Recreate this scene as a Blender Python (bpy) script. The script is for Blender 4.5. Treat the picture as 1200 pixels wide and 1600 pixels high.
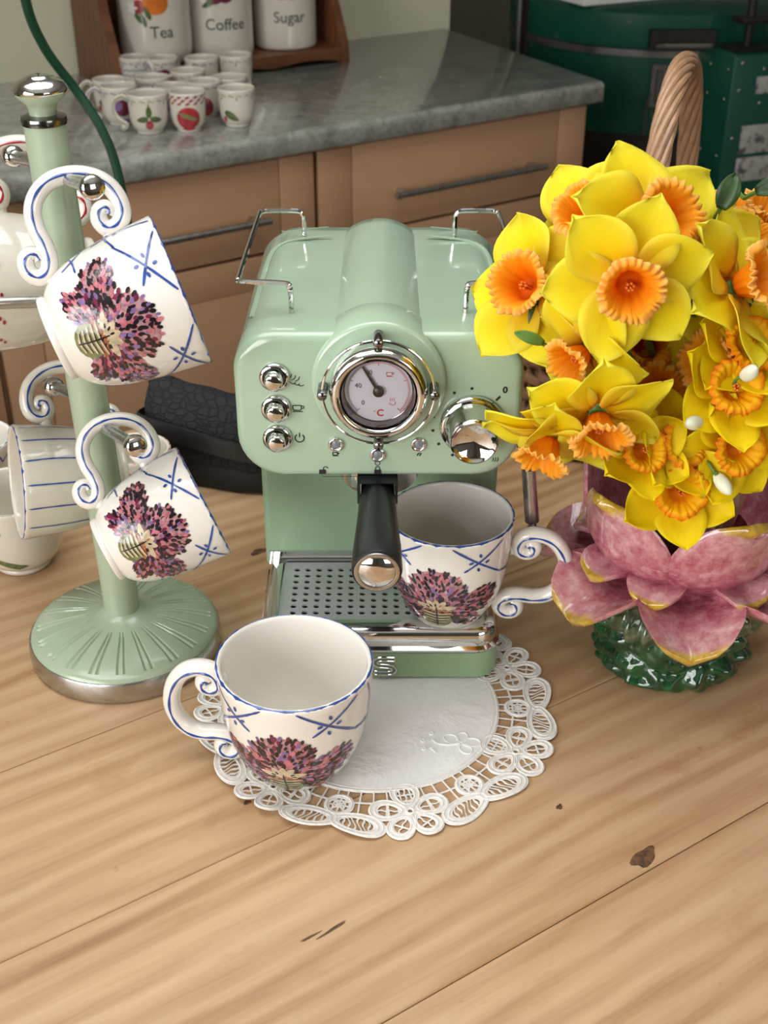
import bpy, bmesh, math, random
import numpy as np
from mathutils import Vector, Matrix, noise as mnoise
PI = math.pi
random.seed(7)
scn = bpy.context.scene
for o in list(bpy.data.objects): bpy.data.objects.remove(o)
COL = scn.collection

# ------------------------------------------------------------------ camera
F_PX, PITCH, CAM_H = 1950.0, math.radians(31), 0.67      # table top is z = 0
cd = bpy.data.cameras.new('camera'); cam = bpy.data.objects.new('camera', cd); COL.objects.link(cam)
cd.sensor_fit = 'VERTICAL'; cd.sensor_height = 36; cd.lens = F_PX / 1600 * 36
cd.clip_start = .02; cd.clip_end = 60
cam.location = (0, 0, CAM_H); cam.rotation_euler = (PI/2 - PITCH, 0, 0)
cd.dof.use_dof = True; cd.dof.focus_distance = .93; cd.dof.aperture_fstop = 12.0
scn.camera = cam

# ------------------------------------------------------------------ world, window light, exposure
wd = bpy.data.worlds.new('daylight'); scn.world = wd; wd.use_nodes = True
wd.node_tree.nodes['Background'].inputs[0].default_value = (.80, .90, 1.0, 1)
wd.node_tree.nodes['Background'].inputs[1].default_value = 1.0
scn.view_settings.view_transform = 'Standard'; scn.view_settings.look = 'None'
scn.view_settings.gamma = 1; scn.view_settings.use_curve_mapping = False
scn.view_settings.exposure = -0.37

# room frame: origin at the near right corner of the worktop, u along its front edge, v towards the back wall
ANG = math.radians(33.5)
UU = Vector((math.cos(ANG), math.sin(ANG), 0)); VV = Vector((-math.sin(ANG), math.cos(ANG), 0))
OO = Vector((.421, 2.45, 0))
def room(u, v, z=0): return OO + UU*u + VV*v + Vector((0, 0, z))
ROOM_M = Matrix.Translation(OO) @ Matrix.Rotation(ANG, 4, 'Z')
U_L, U_R, V_F, V_B, V_W = -3.3, 2.6, -4.2, 1.25, .62      # room extents; V_W is the wall behind the worktop
Z_FLOOR, Z_CEIL = -.75, 1.70
def window_light(name, centre, normal, w, h, power, color):
    L = bpy.data.lights.new(name, 'AREA'); L.shape = 'RECTANGLE'; L.size = w; L.size_y = h
    L.energy = power; L.color = color
    o = bpy.data.objects.new(name, L); COL.objects.link(o)
    o.location = centre; o.rotation_euler = (-Vector(normal)).to_track_quat('Z', 'Y').to_euler()
    return o
# window_1 in the left wall (left of and behind the camera), window_2 in the front wall (behind right)
W1 = dict(v0=-3.05, v1=-.85, z0=.10, z1=1.50)
W2 = dict(u0=-1.75, u1=-.25, z0=.25, z1=1.50)
window_light('window_daylight_left', room(U_L-.12, (W1['v0']+W1['v1'])/2, (W1['z0']+W1['z1'])/2), UU, 2.2, 1.4, 104, (1.0, .985, .96))
window_light('window_daylight_front', room((W2['u0']+W2['u1'])/2, V_F-.12, (W2['z0']+W2['z1'])/2), VV, 1.5, 1.25, 26, (1.0, .96, .90))
W3 = dict(u0=-2.40, u1=-.50, v0=-1.70, v1=-.20)          # roof light above the table
window_light('roof_light_daylight', room((W3['u0']+W3['u1'])/2, (W3['v0']+W3['v1'])/2, Z_CEIL+.13), (0, 0, -1), 1.9, 1.5, 52, (1.0, .99, .97))

# pixel of the 1200 x 1600 picture + distance from the camera along the floor -> point in the room
CS, SN = math.cos(PITCH), math.sin(PITCH)
RIGHT, UPV, BACK = Vector((1, 0, 0)), Vector((0, SN, CS)), Vector((0, -CS, SN))
def at(px, py, Y):
    a, b = (px-600)/F_PX, (800-py)/F_PX
    d = RIGHT*a + UPV*b - BACK
    return Vector((0, 0, CAM_H)) + d*(Y/d.y)

# ------------------------------------------------------------------ helpers
def tag(o, label=None, cat=None, group=None, kind=None):
    if label: o['label'] = label
    if cat: o['category'] = cat
    if group: o['group'] = group
    if kind: o['kind'] = kind
    return o
def thing(name, label, cat, loc=(0, 0, 0), rotz=0, group=None, mat4=None, scale=1):
    o = bpy.data.objects.new(name, None); COL.objects.link(o); o.empty_display_size = .02
    if mat4 is not None: o.matrix_world = mat4
    else:
        o.location = loc; o.rotation_euler = (0, 0, rotz); o.scale = (scale,)*3
    return tag(o, label, cat, group)
def link(name, me, parent=None, m=None):
    o = bpy.data.objects.new(name, me); COL.objects.link(o)
    if parent is not None: o.parent = parent
    if m is not None: o.matrix_local = m
    return o
class MB:
    """collects shapes into one mesh"""
    def __init__(s): s.v = []; s.f = []; s.mi = []; s.at = {}
    def add(s, v, f, mi=0):
        b = len(s.v); s.v.extend([tuple(p) for p in v]); s.f.extend([tuple(i+b for i in q) for q in f]); s.mi.extend([mi]*len(f)); return s
    def box(s, x0, x1, y0, y1, z0, z1, mi=0):
        v = [(x, y, z) for z in (z0, z1) for y in (y0, y1) for x in (x0, x1)]
        return s.add(v, [(0,2,3,1),(4,5,7,6),(0,1,5,4),(2,6,7,3),(0,4,6,2),(1,3,7,5)], mi)
    def lathe(s, prof, n=32, axis='z', c=(0,0,0), mi=0, wob=None):
        v = []; f = []; k = len(prof); c = Vector(c)
        for i in range(n):
            a = 2*PI*i/n
            for j, (r, h) in enumerate(prof):
                rr = r*(wob(a, h) if wob else 1)
                p = (rr*math.cos(a), rr*math.sin(a), h)
                if axis == 'y': p = (p[0], -h, p[1])      # h counted towards -y (towards the viewer)
                elif axis == 'x': p = (h, p[0], p[1])
                v.append(Vector(p)+c)
        for i in range(n):
            i2 = (i+1) % n
            for j in range(k-1):
                q = (i*k+j, i2*k+j, i2*k+j+1, i*k+j+1)
                f.append(q)
        if prof[0][0] > 1e-6 and False: pass
        return s.add(v, f, mi)
    def tube(s, pts, r, n=8, closed=False, mi=0, flat=1.0, up=None, caps=True):
        P = [Vector(p) for p in pts]; m = len(P)
        R = r if isinstance(r, (list, tuple)) else [r]*m
        T = []
        for i in range(m):
            a = P[(i-1) % m] if (closed or i > 0) else P[i]; b = P[(i+1) % m] if (closed or i < m-1) else P[i]
            t = b-a; T.append(t.normalized() if t.length > 1e-9 else Vector((0,0,1)))
        nrm = Vector(up) if up is not None else (Vector((0,0,1)) if abs(T[0].z) < .9 else Vector((1,0,0)))
        nrm = (nrm - T[0]*nrm.dot(T[0])).normalized()
        v = []
        for i in range(m):
            base = Vector(up) if up is not None else nrm
            q = base - T[i]*base.dot(T[i])
            if q.length > 1e-6: nrm = q.normalized()
            bi = T[i].cross(nrm)
            for k in range(n):
                a = 2*PI*k/n
                v.append(P[i] + nrm*(math.cos(a)*R[i]*flat) + bi*(math.sin(a)*R[i]))
        f = []
        for i in range(m if closed else m-1):
            i2 = (i+1) % m
            for k in range(n):
                k2 = (k+1) % n
                f.append((i*n+k, i*n+k2, i2*n+k2, i2*n+k))
        if caps and not closed:
            f.append(tuple(range(n-1, -1, -1))); f.append(tuple((m-1)*n+k for k in range(n)))
        return s.add(v, f, mi)
    def ball(s, c, r, n=12, m=8, sc=(1,1,1), mi=0):
        pr = []
        v = []; f = []
        for j in range(m+1):
            b = PI*j/m
            for i in range(n):
                a = 2*PI*i/n
                v.append((c[0]+r*sc[0]*math.sin(b)*math.cos(a), c[1]+r*sc[1]*math.sin(b)*math.sin(a), c[2]+r*sc[2]*math.cos(b)))
        for j in range(m):
            for i in range(n):
                f.append((j*n+i, (j+1)*n+i, (j+1)*n+(i+1)%n, j*n+(i+1)%n))
        return s.add(v, f, mi)
    def loft(s, rings, caps=True, mi=0, closed=True):
        n = len(rings[0]); v = [p for r in rings for p in r]; f = []
        for i in range(len(rings)-1):
            for k in range(n if closed else n-1):
                k2 = (k+1) % n
                f.append((i*n+k, i*n+k2, (i+1)*n+k2, (i+1)*n+k))
        if caps:
            f.append(tuple(range(n-1, -1, -1))); f.append(tuple((len(rings)-1)*n+k for k in range(n)))
        return s.add(v, f, mi)
    def build(s, name, mat, parent=None, smooth=True, sharp=40, fix=True, m=None, merge=False):
        me = bpy.data.meshes.new(name); me.from_pydata([tuple(p) for p in s.v], [], s.f)
        mats = mat if isinstance(mat, (list, tuple)) else [mat]
        for q in mats: me.materials.append(q)
        if len(mats) > 1: me.polygons.foreach_set('material_index', s.mi)
        for k, arr in s.at.items():
            a = me.attributes.new(k, 'FLOAT', 'POINT'); a.data.foreach_set('value', arr)
        if fix:
            bm = bmesh.new(); bm.from_mesh(me)
            if merge: bmesh.ops.remove_doubles(bm, verts=bm.verts, dist=1e-6)
            bmesh.ops.recalc_face_normals(bm, faces=bm.faces); bm.to_mesh(me); bm.free()
        if smooth:
            me.polygons.foreach_set('use_smooth', [True]*len(me.polygons))
            if sharp: me.set_sharp_from_angle(angle=math.radians(sharp))
        me.update()
        return link(name, me, parent, m)
def bevel_box(name, x0, x1, y0, y1, z0, z1, b, mat, parent=None, seg=2, m=None):
    bm = bmesh.new(); bmesh.ops.create_cube(bm, size=1)
    for v in bm.verts: v.co = Vector(((x0+x1)/2+v.co.x*(x1-x0), (y0+y1)/2+v.co.y*(y1-y0), (z0+z1)/2+v.co.z*(z1-z0)))
    bmesh.ops.bevel(bm, geom=list(bm.edges), offset=b, segments=seg, profile=.5, affect='EDGES')
    me = bpy.data.meshes.new(name); bm.to_mesh(me); bm.free(); me.materials.append(mat)
    me.polygons.foreach_set('use_smooth', [True]*len(me.polygons)); me.set_sharp_from_angle(angle=math.radians(35))
    return link(name, me, parent, m)
def spline(pts, n=8, closed=False):
    P = [Vector(p) for p in pts]; m = len(P); out = []
    for i in range(m if closed else m-1):
        if closed: a, b, c, d = P[(i-1) % m], P[i], P[(i+1) % m], P[(i+2) % m]
        else: a, b, c, d = P[max(i-1, 0)], P[i], P[i+1], P[min(i+2, m-1)]
        for k in range(n):
            t = k/n
            out.append(.5*((2*b)+(c-a)*t+(2*a-5*b+4*c-d)*t*t+(3*b-a-3*c+d)*t**3))
    if not closed: out.append(P[-1])
    return out
def rrect(x0, x1, z0, z1, rb, rt, n=6):
    """rounded rectangle outline, counter-clockwise, as (x, z)"""
    out = []
    for cx, cz, r, a0 in ((x1-rb, z0+rb, rb, -90), (x1-rt, z1-rt, rt, 0), (x0+rt, z1-rt, rt, 90), (x0+rb, z0+rb, rb, 180)):
        for i in range(n+1):
            a = math.radians(a0+90*i/n); out.append((cx+r*math.cos(a), cz+r*math.sin(a)))
    return out
def text_mesh(mb, s, size, place, mi=0, bold=0.0, align='CENTER'):
    """letters as flat faces; place(x, y) -> 3D point"""
    cu = bpy.data.curves.new('letters', 'FONT'); cu.body = s; cu.size = size; cu.align_x = align; cu.align_y = 'CENTER'; cu.offset = bold
    cu.resolution_u = 3
    o = bpy.data.objects.new('letters', cu); COL.objects.link(o)
    dg = bpy.context.evaluated_depsgraph_get(); me = bpy.data.meshes.new_from_object(o.evaluated_get(dg))
    mb.add([place(v.co.x, v.co.y) for v in me.vertices], [tuple(p.vertices) for p in me.polygons], mi)
    bpy.data.objects.remove(o); bpy.data.curves.remove(cu); bpy.data.meshes.remove(me)

# ------------------------------------------------------------------ materials
class NT:
    def __init__(s, name):
        s.m = bpy.data.materials.new(name); s.m.use_nodes = True; s.t = s.m.node_tree; s.n = s.t.nodes
        s.b = s.n['Principled BSDF']; s.out = s.n['Material Output']
    def new(s, typ, **kw):
        n = s.n.new(typ)
        for k, v in kw.items():
            if k.startswith('i_'):
                key = k[2:]; key = int(key) if key.isdigit() else key.replace('_', ' ')
                n.inputs[key].default_value = v
            else: setattr(n, k, v)
        return n
    def l(s, a, b): s.t.links.new(a, b)
    def coord(s, kind='Object', scale=(1,1,1), rot=(0,0,0), rand=False):
        tc = s.new('ShaderNodeTexCoord'); mp = s.new('ShaderNodeMapping'); mp.inputs['Scale'].default_value = scale; mp.inputs['Rotation'].default_value = rot
        src = tc.outputs[kind]
        if rand:
            oi = s.new('ShaderNodeObjectInfo'); ml = s.new('ShaderNodeVectorMath', operation='MULTIPLY_ADD')
            cb = s.new('ShaderNodeCombineXYZ'); s.l(oi.outputs['Random'], cb.inputs[0]); s.l(oi.outputs['Random'], cb.inputs[2])
            s.l(cb.outputs[0], ml.inputs[0]); ml.inputs[1].default_value = (7.3, 0, 5.1); s.l(src, ml.inputs[2]); src = ml.outputs[0]
        s.l(src, mp.inputs[0]); return mp.outputs[0]
    def noise(s, vec, scale, detail=4, rough=.55, dist=0):
        n = s.new('ShaderNodeTexNoise'); n.inputs['Scale'].default_value = scale; n.inputs['Detail'].default_value = detail
        n.inputs['Roughness'].default_value = rough; n.inputs['Distortion'].default_value = dist; s.l(vec, n.inputs['Vector']); return n.outputs[0]
    def ramp(s, fac, stops, interp='LINEAR'):
        r = s.new('ShaderNodeValToRGB'); r.color_ramp.interpolation = interp; e = r.color_ramp.elements
        while len(e) < len(stops): e.new(.5)
        for q, (p, c) in zip(e, stops): q.position = p; q.color = (*c, 1) if len(c) == 3 else c
        s.l(fac, r.inputs[0]); return r.outputs[0]
    def mix(s, fac, a, b, mode='MIX'):
        m = s.new('ShaderNodeMix', data_type='RGBA', blend_type=mode)
        for sock, v in ((m.inputs[0], fac), (m.inputs[6], a), (m.inputs[7], b)):
            if hasattr(v, 'links') or hasattr(v, 'is_linked'): s.l(v, sock)
            elif isinstance(v, (tuple, list)): sock.default_value = (*v, 1) if len(v) == 3 else v
            else: sock.default_value = v
        return m.outputs[2]
    def math(s, op, a, b=0.0):
        m = s.new('ShaderNodeMath', operation=op)
        for sock, v in ((m.inputs[0], a), (m.inputs[1], b)):
            if hasattr(v, 'is_linked'): s.l(v, sock)
            else: sock.default_value = v
        return m.outputs[0]
    def bump(s, h, strength=.2, dist=.001):
        b = s.new('ShaderNodeBump'); b.inputs['Strength'].default_value = strength; b.inputs['Distance'].default_value = dist
        s.l(h, b.inputs['Height']); s.l(b.outputs[0], s.b.inputs['Normal'])
    def attr(s, name):
        a = s.new('ShaderNodeAttribute', attribute_name=name); return a.outputs['Fac']
    def set(s, rough=None, metal=None, coat=None, spec=None, color=None, coat_rough=None, trans=None):
        for k, v in (('Roughness', rough), ('Metallic', metal), ('Coat Weight', coat), ('Specular IOR Level', spec), ('Coat Roughness', coat_rough), ('Transmission Weight', trans)):
            if v is not None: s.b.inputs[k].default_value = v
        if color is not None:
            if hasattr(color, 'is_linked'): s.l(color, s.b.inputs['Base Color'])
            else: s.b.inputs['Base Color'].default_value = (*color, 1)
        return s.m
def mat(name, color, rough=.5, metal=0, coat=0, var=.08, scale=30, spec=.5, rvar=.06, bump=0, bdist=.0005):
    """plain procedural surface: colour and gloss varied by noise"""
    k = NT(name); vec = k.coord('Object')
    nz = k.noise(vec, scale, 3)
    c0 = tuple(max(0, c*(1-var)) for c in color); c1 = tuple(min(1, c*(1+var)) for c in color)
    k.set(rough=rough, metal=metal, coat=coat, spec=spec, color=k.ramp(nz, [(.3, c0), (.7, c1)]), coat_rough=.05)
    if rvar:
        r = k.math('MULTIPLY_ADD', nz, rvar); r.node.inputs[2].default_value = max(.0, rough-rvar/2); k.l(r, k.b.inputs['Roughness'])
    if bump: k.bump(k.noise(vec, scale*2, 4), bump, bdist)
    return k.m
M = {}
M['enamel'] = mat('sage_green_enamel', (.365, .490, .360), .20, coat=.6, var=.03, scale=9, rvar=.08)
M['tree_green'] = mat('grey_green_enamel', (.37, .455, .325), .24, coat=.4, var=.04, scale=9, rvar=.08)
M['enamel_d'] = mat('sage_green_plastic', (.30, .44, .29), .36, coat=.1, var=.04, scale=12)
M['enamel_base'] = mat('base_green_enamel', (.27, .40, .22), .30, coat=.3, var=.05, scale=12)
M['chrome'] = mat('chrome', (.72, .72, .71), .06, metal=1, var=.03, rvar=.06, scale=18)
M['steel'] = mat('brushed_steel', (.50, .50, .49), .28, metal=1, var=.06, rvar=.14, scale=60)
M['dsteel'] = mat('dark_smoked_chrome', (.22, .215, .21), .16, metal=1, var=.06)
M['tray'] = mat('drip_plate_steel', (.56, .59, .60), .40, metal=.35, var=.05, rvar=.1, scale=40)
M['black'] = mat('black_plastic', (.008, .0085, .010), .34, coat=.05, var=.2)
M['blackpaint'] = mat('black_print', (.012, .013, .014), .5, var=.1)
M['redpaint'] = mat('red_print', (.55, .06, .04), .5, var=.1)
M['dial'] = mat('dial_card', (.80, .77, .86), .35, var=.02)
M['led'] = mat('grey_lens', (.20, .21, .23), .2, var=.1)
M['ivory'] = mat('glazed_white_ceramic', (.80, .765, .70), .10, coat=.5, var=.03, scale=14, rvar=.05, bump=.06, bdist=.002)
M['ivory2'] = mat('glazed_cream_ceramic', (.70, .655, .565), .12, coat=.5, var=.035, scale=14, bump=.06, bdist=.002)
M['blue'] = mat('cobalt_brush_line', (.020, .068, .31), .14, coat=.5, var=.35, scale=120)
M['red'] = mat('crimson_brush_line', (.33, .012, .035), .15, coat=.5, var=.3, scale=120)
M['p_black'] = mat('painted_black_dab', (.020, .013, .018), .12, coat=.5, var=.4, scale=200)
M['p_pink'] = mat('painted_pink_dab', (.50, .155, .185), .12, coat=.5, var=.3, scale=200)
M['p_rose'] = mat('painted_rose_wash', (.42, .22, .235), .12, coat=.5, var=.35, scale=260)
M['p_mauve'] = mat('painted_mauve_dab', (.22, .13, .30), .12, coat=.5, var=.3, scale=200)
M['p_plum'] = mat('painted_plum_dab', (.16, .02, .055), .12, coat=.5, var=.3, scale=200)
M['p_cream'] = mat('painted_calyx_cream', (.56, .45, .30), .12, coat=.5, var=.25, scale=200)
M['p_olive'] = mat('painted_leaf_olive', (.17, .20, .075), .12, coat=.5, var=.3, scale=200)
M['p_rust'] = mat('painted_rust_dab', (.34, .12, .05), .12, coat=.5, var=.3, scale=200)
M['p_green'] = mat('painted_leaf_green', (.07, .13, .035), .12, coat=.5, var=.4, scale=150)
M['p_orange'] = mat('painted_orange_fruit', (.75, .20, .03), .15, coat=.5, var=.25, scale=40)
M['p_redf'] = mat('painted_red_fruit', (.42, .035, .045), .15, coat=.5, var=.4, scale=60)
M['p_text'] = mat('dark_green_lettering', (.05, .075, .045), .3, var=.1)
M['white'] = mat('white_paint', (.78, .77, .74), .5, var=.03)
M['cable'] = mat('green_rubber_cable', (.006, .052, .024), .4, var=.1)
M['stemgreen'] = mat('stem_green', (.09, .19, .03), .5, var=.25, scale=60)
M['leafgreen'] = mat('leaf_green', (.022, .062, .012), .42, var=.35, scale=50)
M['budwhite'] = mat('bud_white', (.70, .72, .55), .4, var=.1, scale=60)
def paint_wall(name, c, bump=.05):
    k = NT(name); vec = k.coord('Object')
    nz = k.noise(vec, 1.6, 5); n2 = k.noise(vec, 90, 2)
    k.set(rough=.75, color=k.ramp(nz, [(.3, tuple(x*.93 for x in c)), (.7, c)])); k.bump(n2, bump, .002); return k.m
M['wall'] = paint_wall('cream_wall_paint', (.78, .77, .58))
M['wall_shaded'] = paint_wall('shaded_wall_paint', (.40, .40, .35))  # recess wall: its shade is put into the greyer paint colour
M['wall_room'] = paint_wall('stone_wall_paint', (.45, .42, .36))
M['ceiling'] = paint_wall('ceiling_paint', (.80, .79, .76))
def wood(name, stops, fine=60, ring=9, rough=.5, knots=False, coat=0.0, bump=.15, stains=False, grain=.2):
    k = NT(name)
    big = k.noise(k.coord('Object', (.45, 4.2, 4.2), rand=True), 2.4, 5, .58, .5)
    mid = k.noise(k.coord('Object', (1.1, 26, 26), rand=True), 3.0, 5, .62, .3)
    wv = k.new('ShaderNodeTexWave', wave_type='BANDS', bands_direction='Y'); wv.inputs['Scale'].default_value = ring
    wv.inputs['Distortion'].default_value = 7; wv.inputs['Detail'].default_value = 3; wv.inputs['Detail Scale'].default_value = 1.1
    k.l(k.coord('Object', (.28, 1, 1), rand=True), wv.inputs[0])
    fn = k.noise(k.coord('Object', (3, fine, fine), rand=True), 4, 6, .65)
    f = k.math('ADD', k.math('MULTIPLY', wv.outputs['Fac'], grain), k.math('MULTIPLY', big, .46))
    f = k.math('ADD', f, k.math('MULTIPLY', mid, .26)); f = k.math('ADD', f, k.math('MULTIPLY', fn, .24))
    c = k.ramp(f, stops)
    if knots:
        vo = k.new('ShaderNodeTexVoronoi', feature='F1'); vo.inputs['Scale'].default_value = 1.0
        k.l(k.coord('Object', (2.6, 6.4, .01), rand=True), vo.inputs['Vector'])
        kn = k.ramp(vo.outputs['Distance'], [(.0, (1,1,1)), (.030, (.8,.8,.8)), (.060, (0,0,0))])
        c = k.mix(k.math('MULTIPLY', kn, .7), c, (.16, .07, .025))
    if stains:
        st = k.ramp(k.noise(k.coord('Object', (1.2, 2.2, 1)), 9, 6, .6), [(.58, (0,0,0)), (.70, (1,1,1))])
        c = k.mix(k.math('MULTIPLY', st, .42), c, (.36, .17, .055))
        s2 = k.ramp(k.noise(k.coord('Object', (1, 1.4, 1)), 3.2, 4, .6), [(.38, (0,0,0)), (.66, (1,1,1))])
        c = k.mix(k.math('MULTIPLY', s2, .25), c, (.42, .29, .17))
        sp = k.ramp(k.noise(k.coord('Object', (1, 1, 1)), 60, 3, .55), [(.70, (0,0,0)), (.76, (1,1,1))])
        c = k.mix(k.math('MULTIPLY', sp, .40), c, (.26, .12, .04))
    k.set(rough=rough, coat=coat, color=c, coat_rough=.2)
    k.bump(fn, bump, .0008); return k.m
M['pine'] = wood('scrubbed_pine', [(.30, (.235, .120, .052)), (.45, (.41, .240, .115)), (.56, (.50, .318, .168)), (.70, (.58, .392, .225)), (.80, (.62, .435, .26))], fine=55, ring=13, rough=.40, knots=True, stains=True, coat=.05, grain=.13)
M['beech'] = wood('beech_laminate', [(.3, (.44, .245, .135)), (.5, (.49, .285, .160)), (.75, (.53, .32, .185))], fine=40, ring=4, rough=.42, bump=.05, grain=.08)
M['darkwood'] = wood('dark_stained_wood', [(.3, (.095, .034, .014)), (.5, (.15, .056, .023)), (.75, (.21, .085, .036))], fine=40, ring=12, rough=.4)
k = NT('grey_speckled_laminate'); vec = k.coord('Object')
n1 = k.noise(vec, 22, 6, .65, .4); n2 = k.noise(vec, 5, 4, .6); n3 = k.noise(vec, 120, 2)
c = k.ramp(n1, [(.30, (.14, .15, .132)), (.46, (.32, .335, .30)), (.56, (.45, .465, .42)), (.72, (.57, .58, .53))])
c = k.mix(k.math('MULTIPLY', n2, .45), c, (.32, .335, .30)); c = k.mix(.25, c, k.ramp(n3, [(.35, (.10, .10, .095)), (.65, (.5, .5, .47))]))
k.set(rough=.18, coat=.4, color=c); M['laminate'] = k.m
k = NT('floor_tile'); vec = k.coord('Object'); k.set(rough=.5, color=k.ramp(k.noise(vec, 6, 5), [(.3, (.13, .095, .07)), (.7, (.20, .15, .11))])); M['floor'] = k.m
k = NT('kiln_green_metal'); vec = k.coord('Object'); n1 = k.noise(vec, 4, 5); n2 = k.noise(vec, 38, 4)
c = k.ramp(n1, [(.3, (.004, .056, .034)), (.7, (.008, .092, .055))]); c = k.mix(k.ramp(n2, [(.66, (0,0,0)), (.74, (1,1,1))]), c, (.16, .15, .13))
k.set(rough=.35, color=c); M['kiln'] = k.m
k = NT('kiln_dark_metal'); vec = k.coord('Object'); k.set(rough=.5, metal=.3, color=k.ramp(k.noise(vec, 7, 5), [(.3, (.010, .009, .008)), (.7, (.035, .026, .022))])); M['dark_metal'] = k.m  # brown-black metal for the lower kiln body and fittings
M['kilnband'] = mat('scuffed_steel_band', (.22, .21, .19), .4, metal=.8, var=.4, scale=14)
k = NT('rating_plate'); vec = k.coord('Object'); k.set(rough=.45, color=k.ramp(k.noise(vec, 45, 4), [(.38, (.10, .10, .10)), (.47, (.42, .41, .38)), (.7, (.52, .51, .48))])); M['plate'] = k.m
# flower tissue
def tissue(name, stops_along, edge, transl, vein=.15, rough=.55):
    k = NT(name); s = k.attr('along'); e = k.attr('across')
    c = k.ramp(s, stops_along)
    vec = k.coord('Object', (6, 60, 60)); nz = k.noise(vec, 10, 3)
    c = k.mix(k.math('MULTIPLY', k.math('POWER', e, 3.0), .5), c, edge)
    c = k.mix(vein, c, k.ramp(nz, [(.35, (.32, .30, .20)), (.65, (.70, .68, .55))]), 'OVERLAY')
    k.set(rough=rough, color=c, spec=.25)
    tr = k.new('ShaderNodeBsdfTranslucent'); k.l(c, tr.inputs[0])
    mx = k.new('ShaderNodeMixShader'); mx.inputs[0].default_value = transl
    k.l(k.b.outputs[0], mx.inputs[1]); k.l(tr.outputs[0], mx.inputs[2]); k.l(mx.outputs[0], k.out.inputs[0])
    k.bump(nz, .25, .0008); return k.m
M['petal'] = tissue('daffodil_petal', [(0, (.86, .50, .004)), (.3, (.92, .72, .004)), (.7, (.94, .82, .016)), (1, (.92, .86, .07))], (.93, .89, .13), .42)
M['petal_b'] = tissue('narcissus_petal', [(0, (.86, .50, .002)), (.4, (.93, .68, .002)), (1, (.94, .77, .004))], (.94, .80, .01), .36)
M['corona'] = tissue('daffodil_trumpet', [(0, (.86, .17, .001)), (.35, (.95, .33, .003)), (.75, (.96, .45, .018)), (1, (.97, .63, .17))], (.96, .50, .06), .38, vein=.2)
M['corona_b'] = tissue('narcissus_trumpet', [(0, (.86, .26, .001)), (.35, (.95, .50, .003)), (.78, (.96, .55, .005)), (1, (.93, .26, .005))], (.94, .42, .01), .36, vein=.2)
# lotus vase glaze
k = NT('lotus_petal_glaze'); s = k.attr('along'); e = k.attr('across'); vec = k.coord('Object')
nz = k.noise(k.coord('Object', (1, 1, 1)), 85, 5, .7); big = k.noise(vec, 22, 3)
c = k.ramp(k.math('ADD', k.math('MULTIPLY', nz, .80), k.math('MULTIPLY', s, .34)), [(.34, (.20, .028, .055)), (.50, (.40, .100, .140)), (.66, (.55, .24, .265)), (.85, (.70, .48, .465))])
tip = k.math('ADD', k.math('ADD', s, k.math('MULTIPLY', k.math('POWER', e, 2.0), .035)), k.math('MULTIPLY', k.math('SUBTRACT', big, .5), .22))
c = k.mix(k.ramp(tip, [(.86, (0,0,0)), (.93, (1,1,1))]), c, k.ramp(nz, [(.35, (.36, .20, .015)), (.65, (.62, .41, .05))]))
k.set(rough=.10, coat=.8, color=c); k.bump(k.noise(vec, 60, 2), .15, .003); M['lotus'] = k.m
k = NT('leaf_green_glaze'); vec = k.coord('Object'); nz = k.noise(vec, 70, 4); hgt = k.attr('along')
c = k.ramp(nz, [(.3, (.003, .020, .007)), (.55, (.008, .060, .018)), (.78, (.03, .125, .04))]); k.set(rough=.07, coat=.9, color=c); M['greenglaze'] = k.m
k = NT('sepal_grey_green_glaze'); vec = k.coord('Object'); nz = k.noise(vec, 90, 4)
c = k.ramp(nz, [(.3, (.018, .040, .020)), (.5, (.045, .085, .035)), (.72, (.19, .19, .13))]); k.set(rough=.08, coat=.9, color=c); M['sepal'] = k.m
M['pod'] = mat('tan_ridged_ceramic', (.36, .22, .13), .2, coat=.4, var=.3, scale=60)
def wicker(name, c):
    k = NT(name); vec = k.coord('Object', rand=True); nz = k.noise(vec, 60, 4); n2 = k.noise(vec, 9, 3)
    cc = k.mix(k.math('MULTIPLY', n2, .6), k.ramp(nz, [(.3, tuple(x*.55 for x in c)), (.7, c)]), tuple(x*1.15 for x in c))
    k.set(rough=.42, color=cc, coat=.15); k.bump(nz, .2, .001); return k.m
M['wicker'] = wicker('wicker_brown', (.36, .19, .10)); M['wicker_l'] = wicker('wicker_handle_tan', (.46, .27, .15))
# linen
k = NT('white_linen'); vec = k.coord('Object')
cr = k.noise(k.coord('Object', (1, 1, .2)), 26, 3, .5, 1.2); wv = k.noise(vec, 600, 2)
k.set(rough=.85, color=k.ramp(cr, [(.2, (.78, .77, .76)), (.8, (.86, .855, .84))])); k.b.inputs['Sheen Weight'].default_value = .2
k.bump(k.math('ADD', k.math('MULTIPLY', cr, 6), k.math('MULTIPLY', wv, .25)), .30, .0012); M['linen'] = k.m
M['thread'] = mat('cream_lace_thread', (.80, .775, .73), .8, var=.10, scale=300, bump=.4, bdist=.0008)
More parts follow.
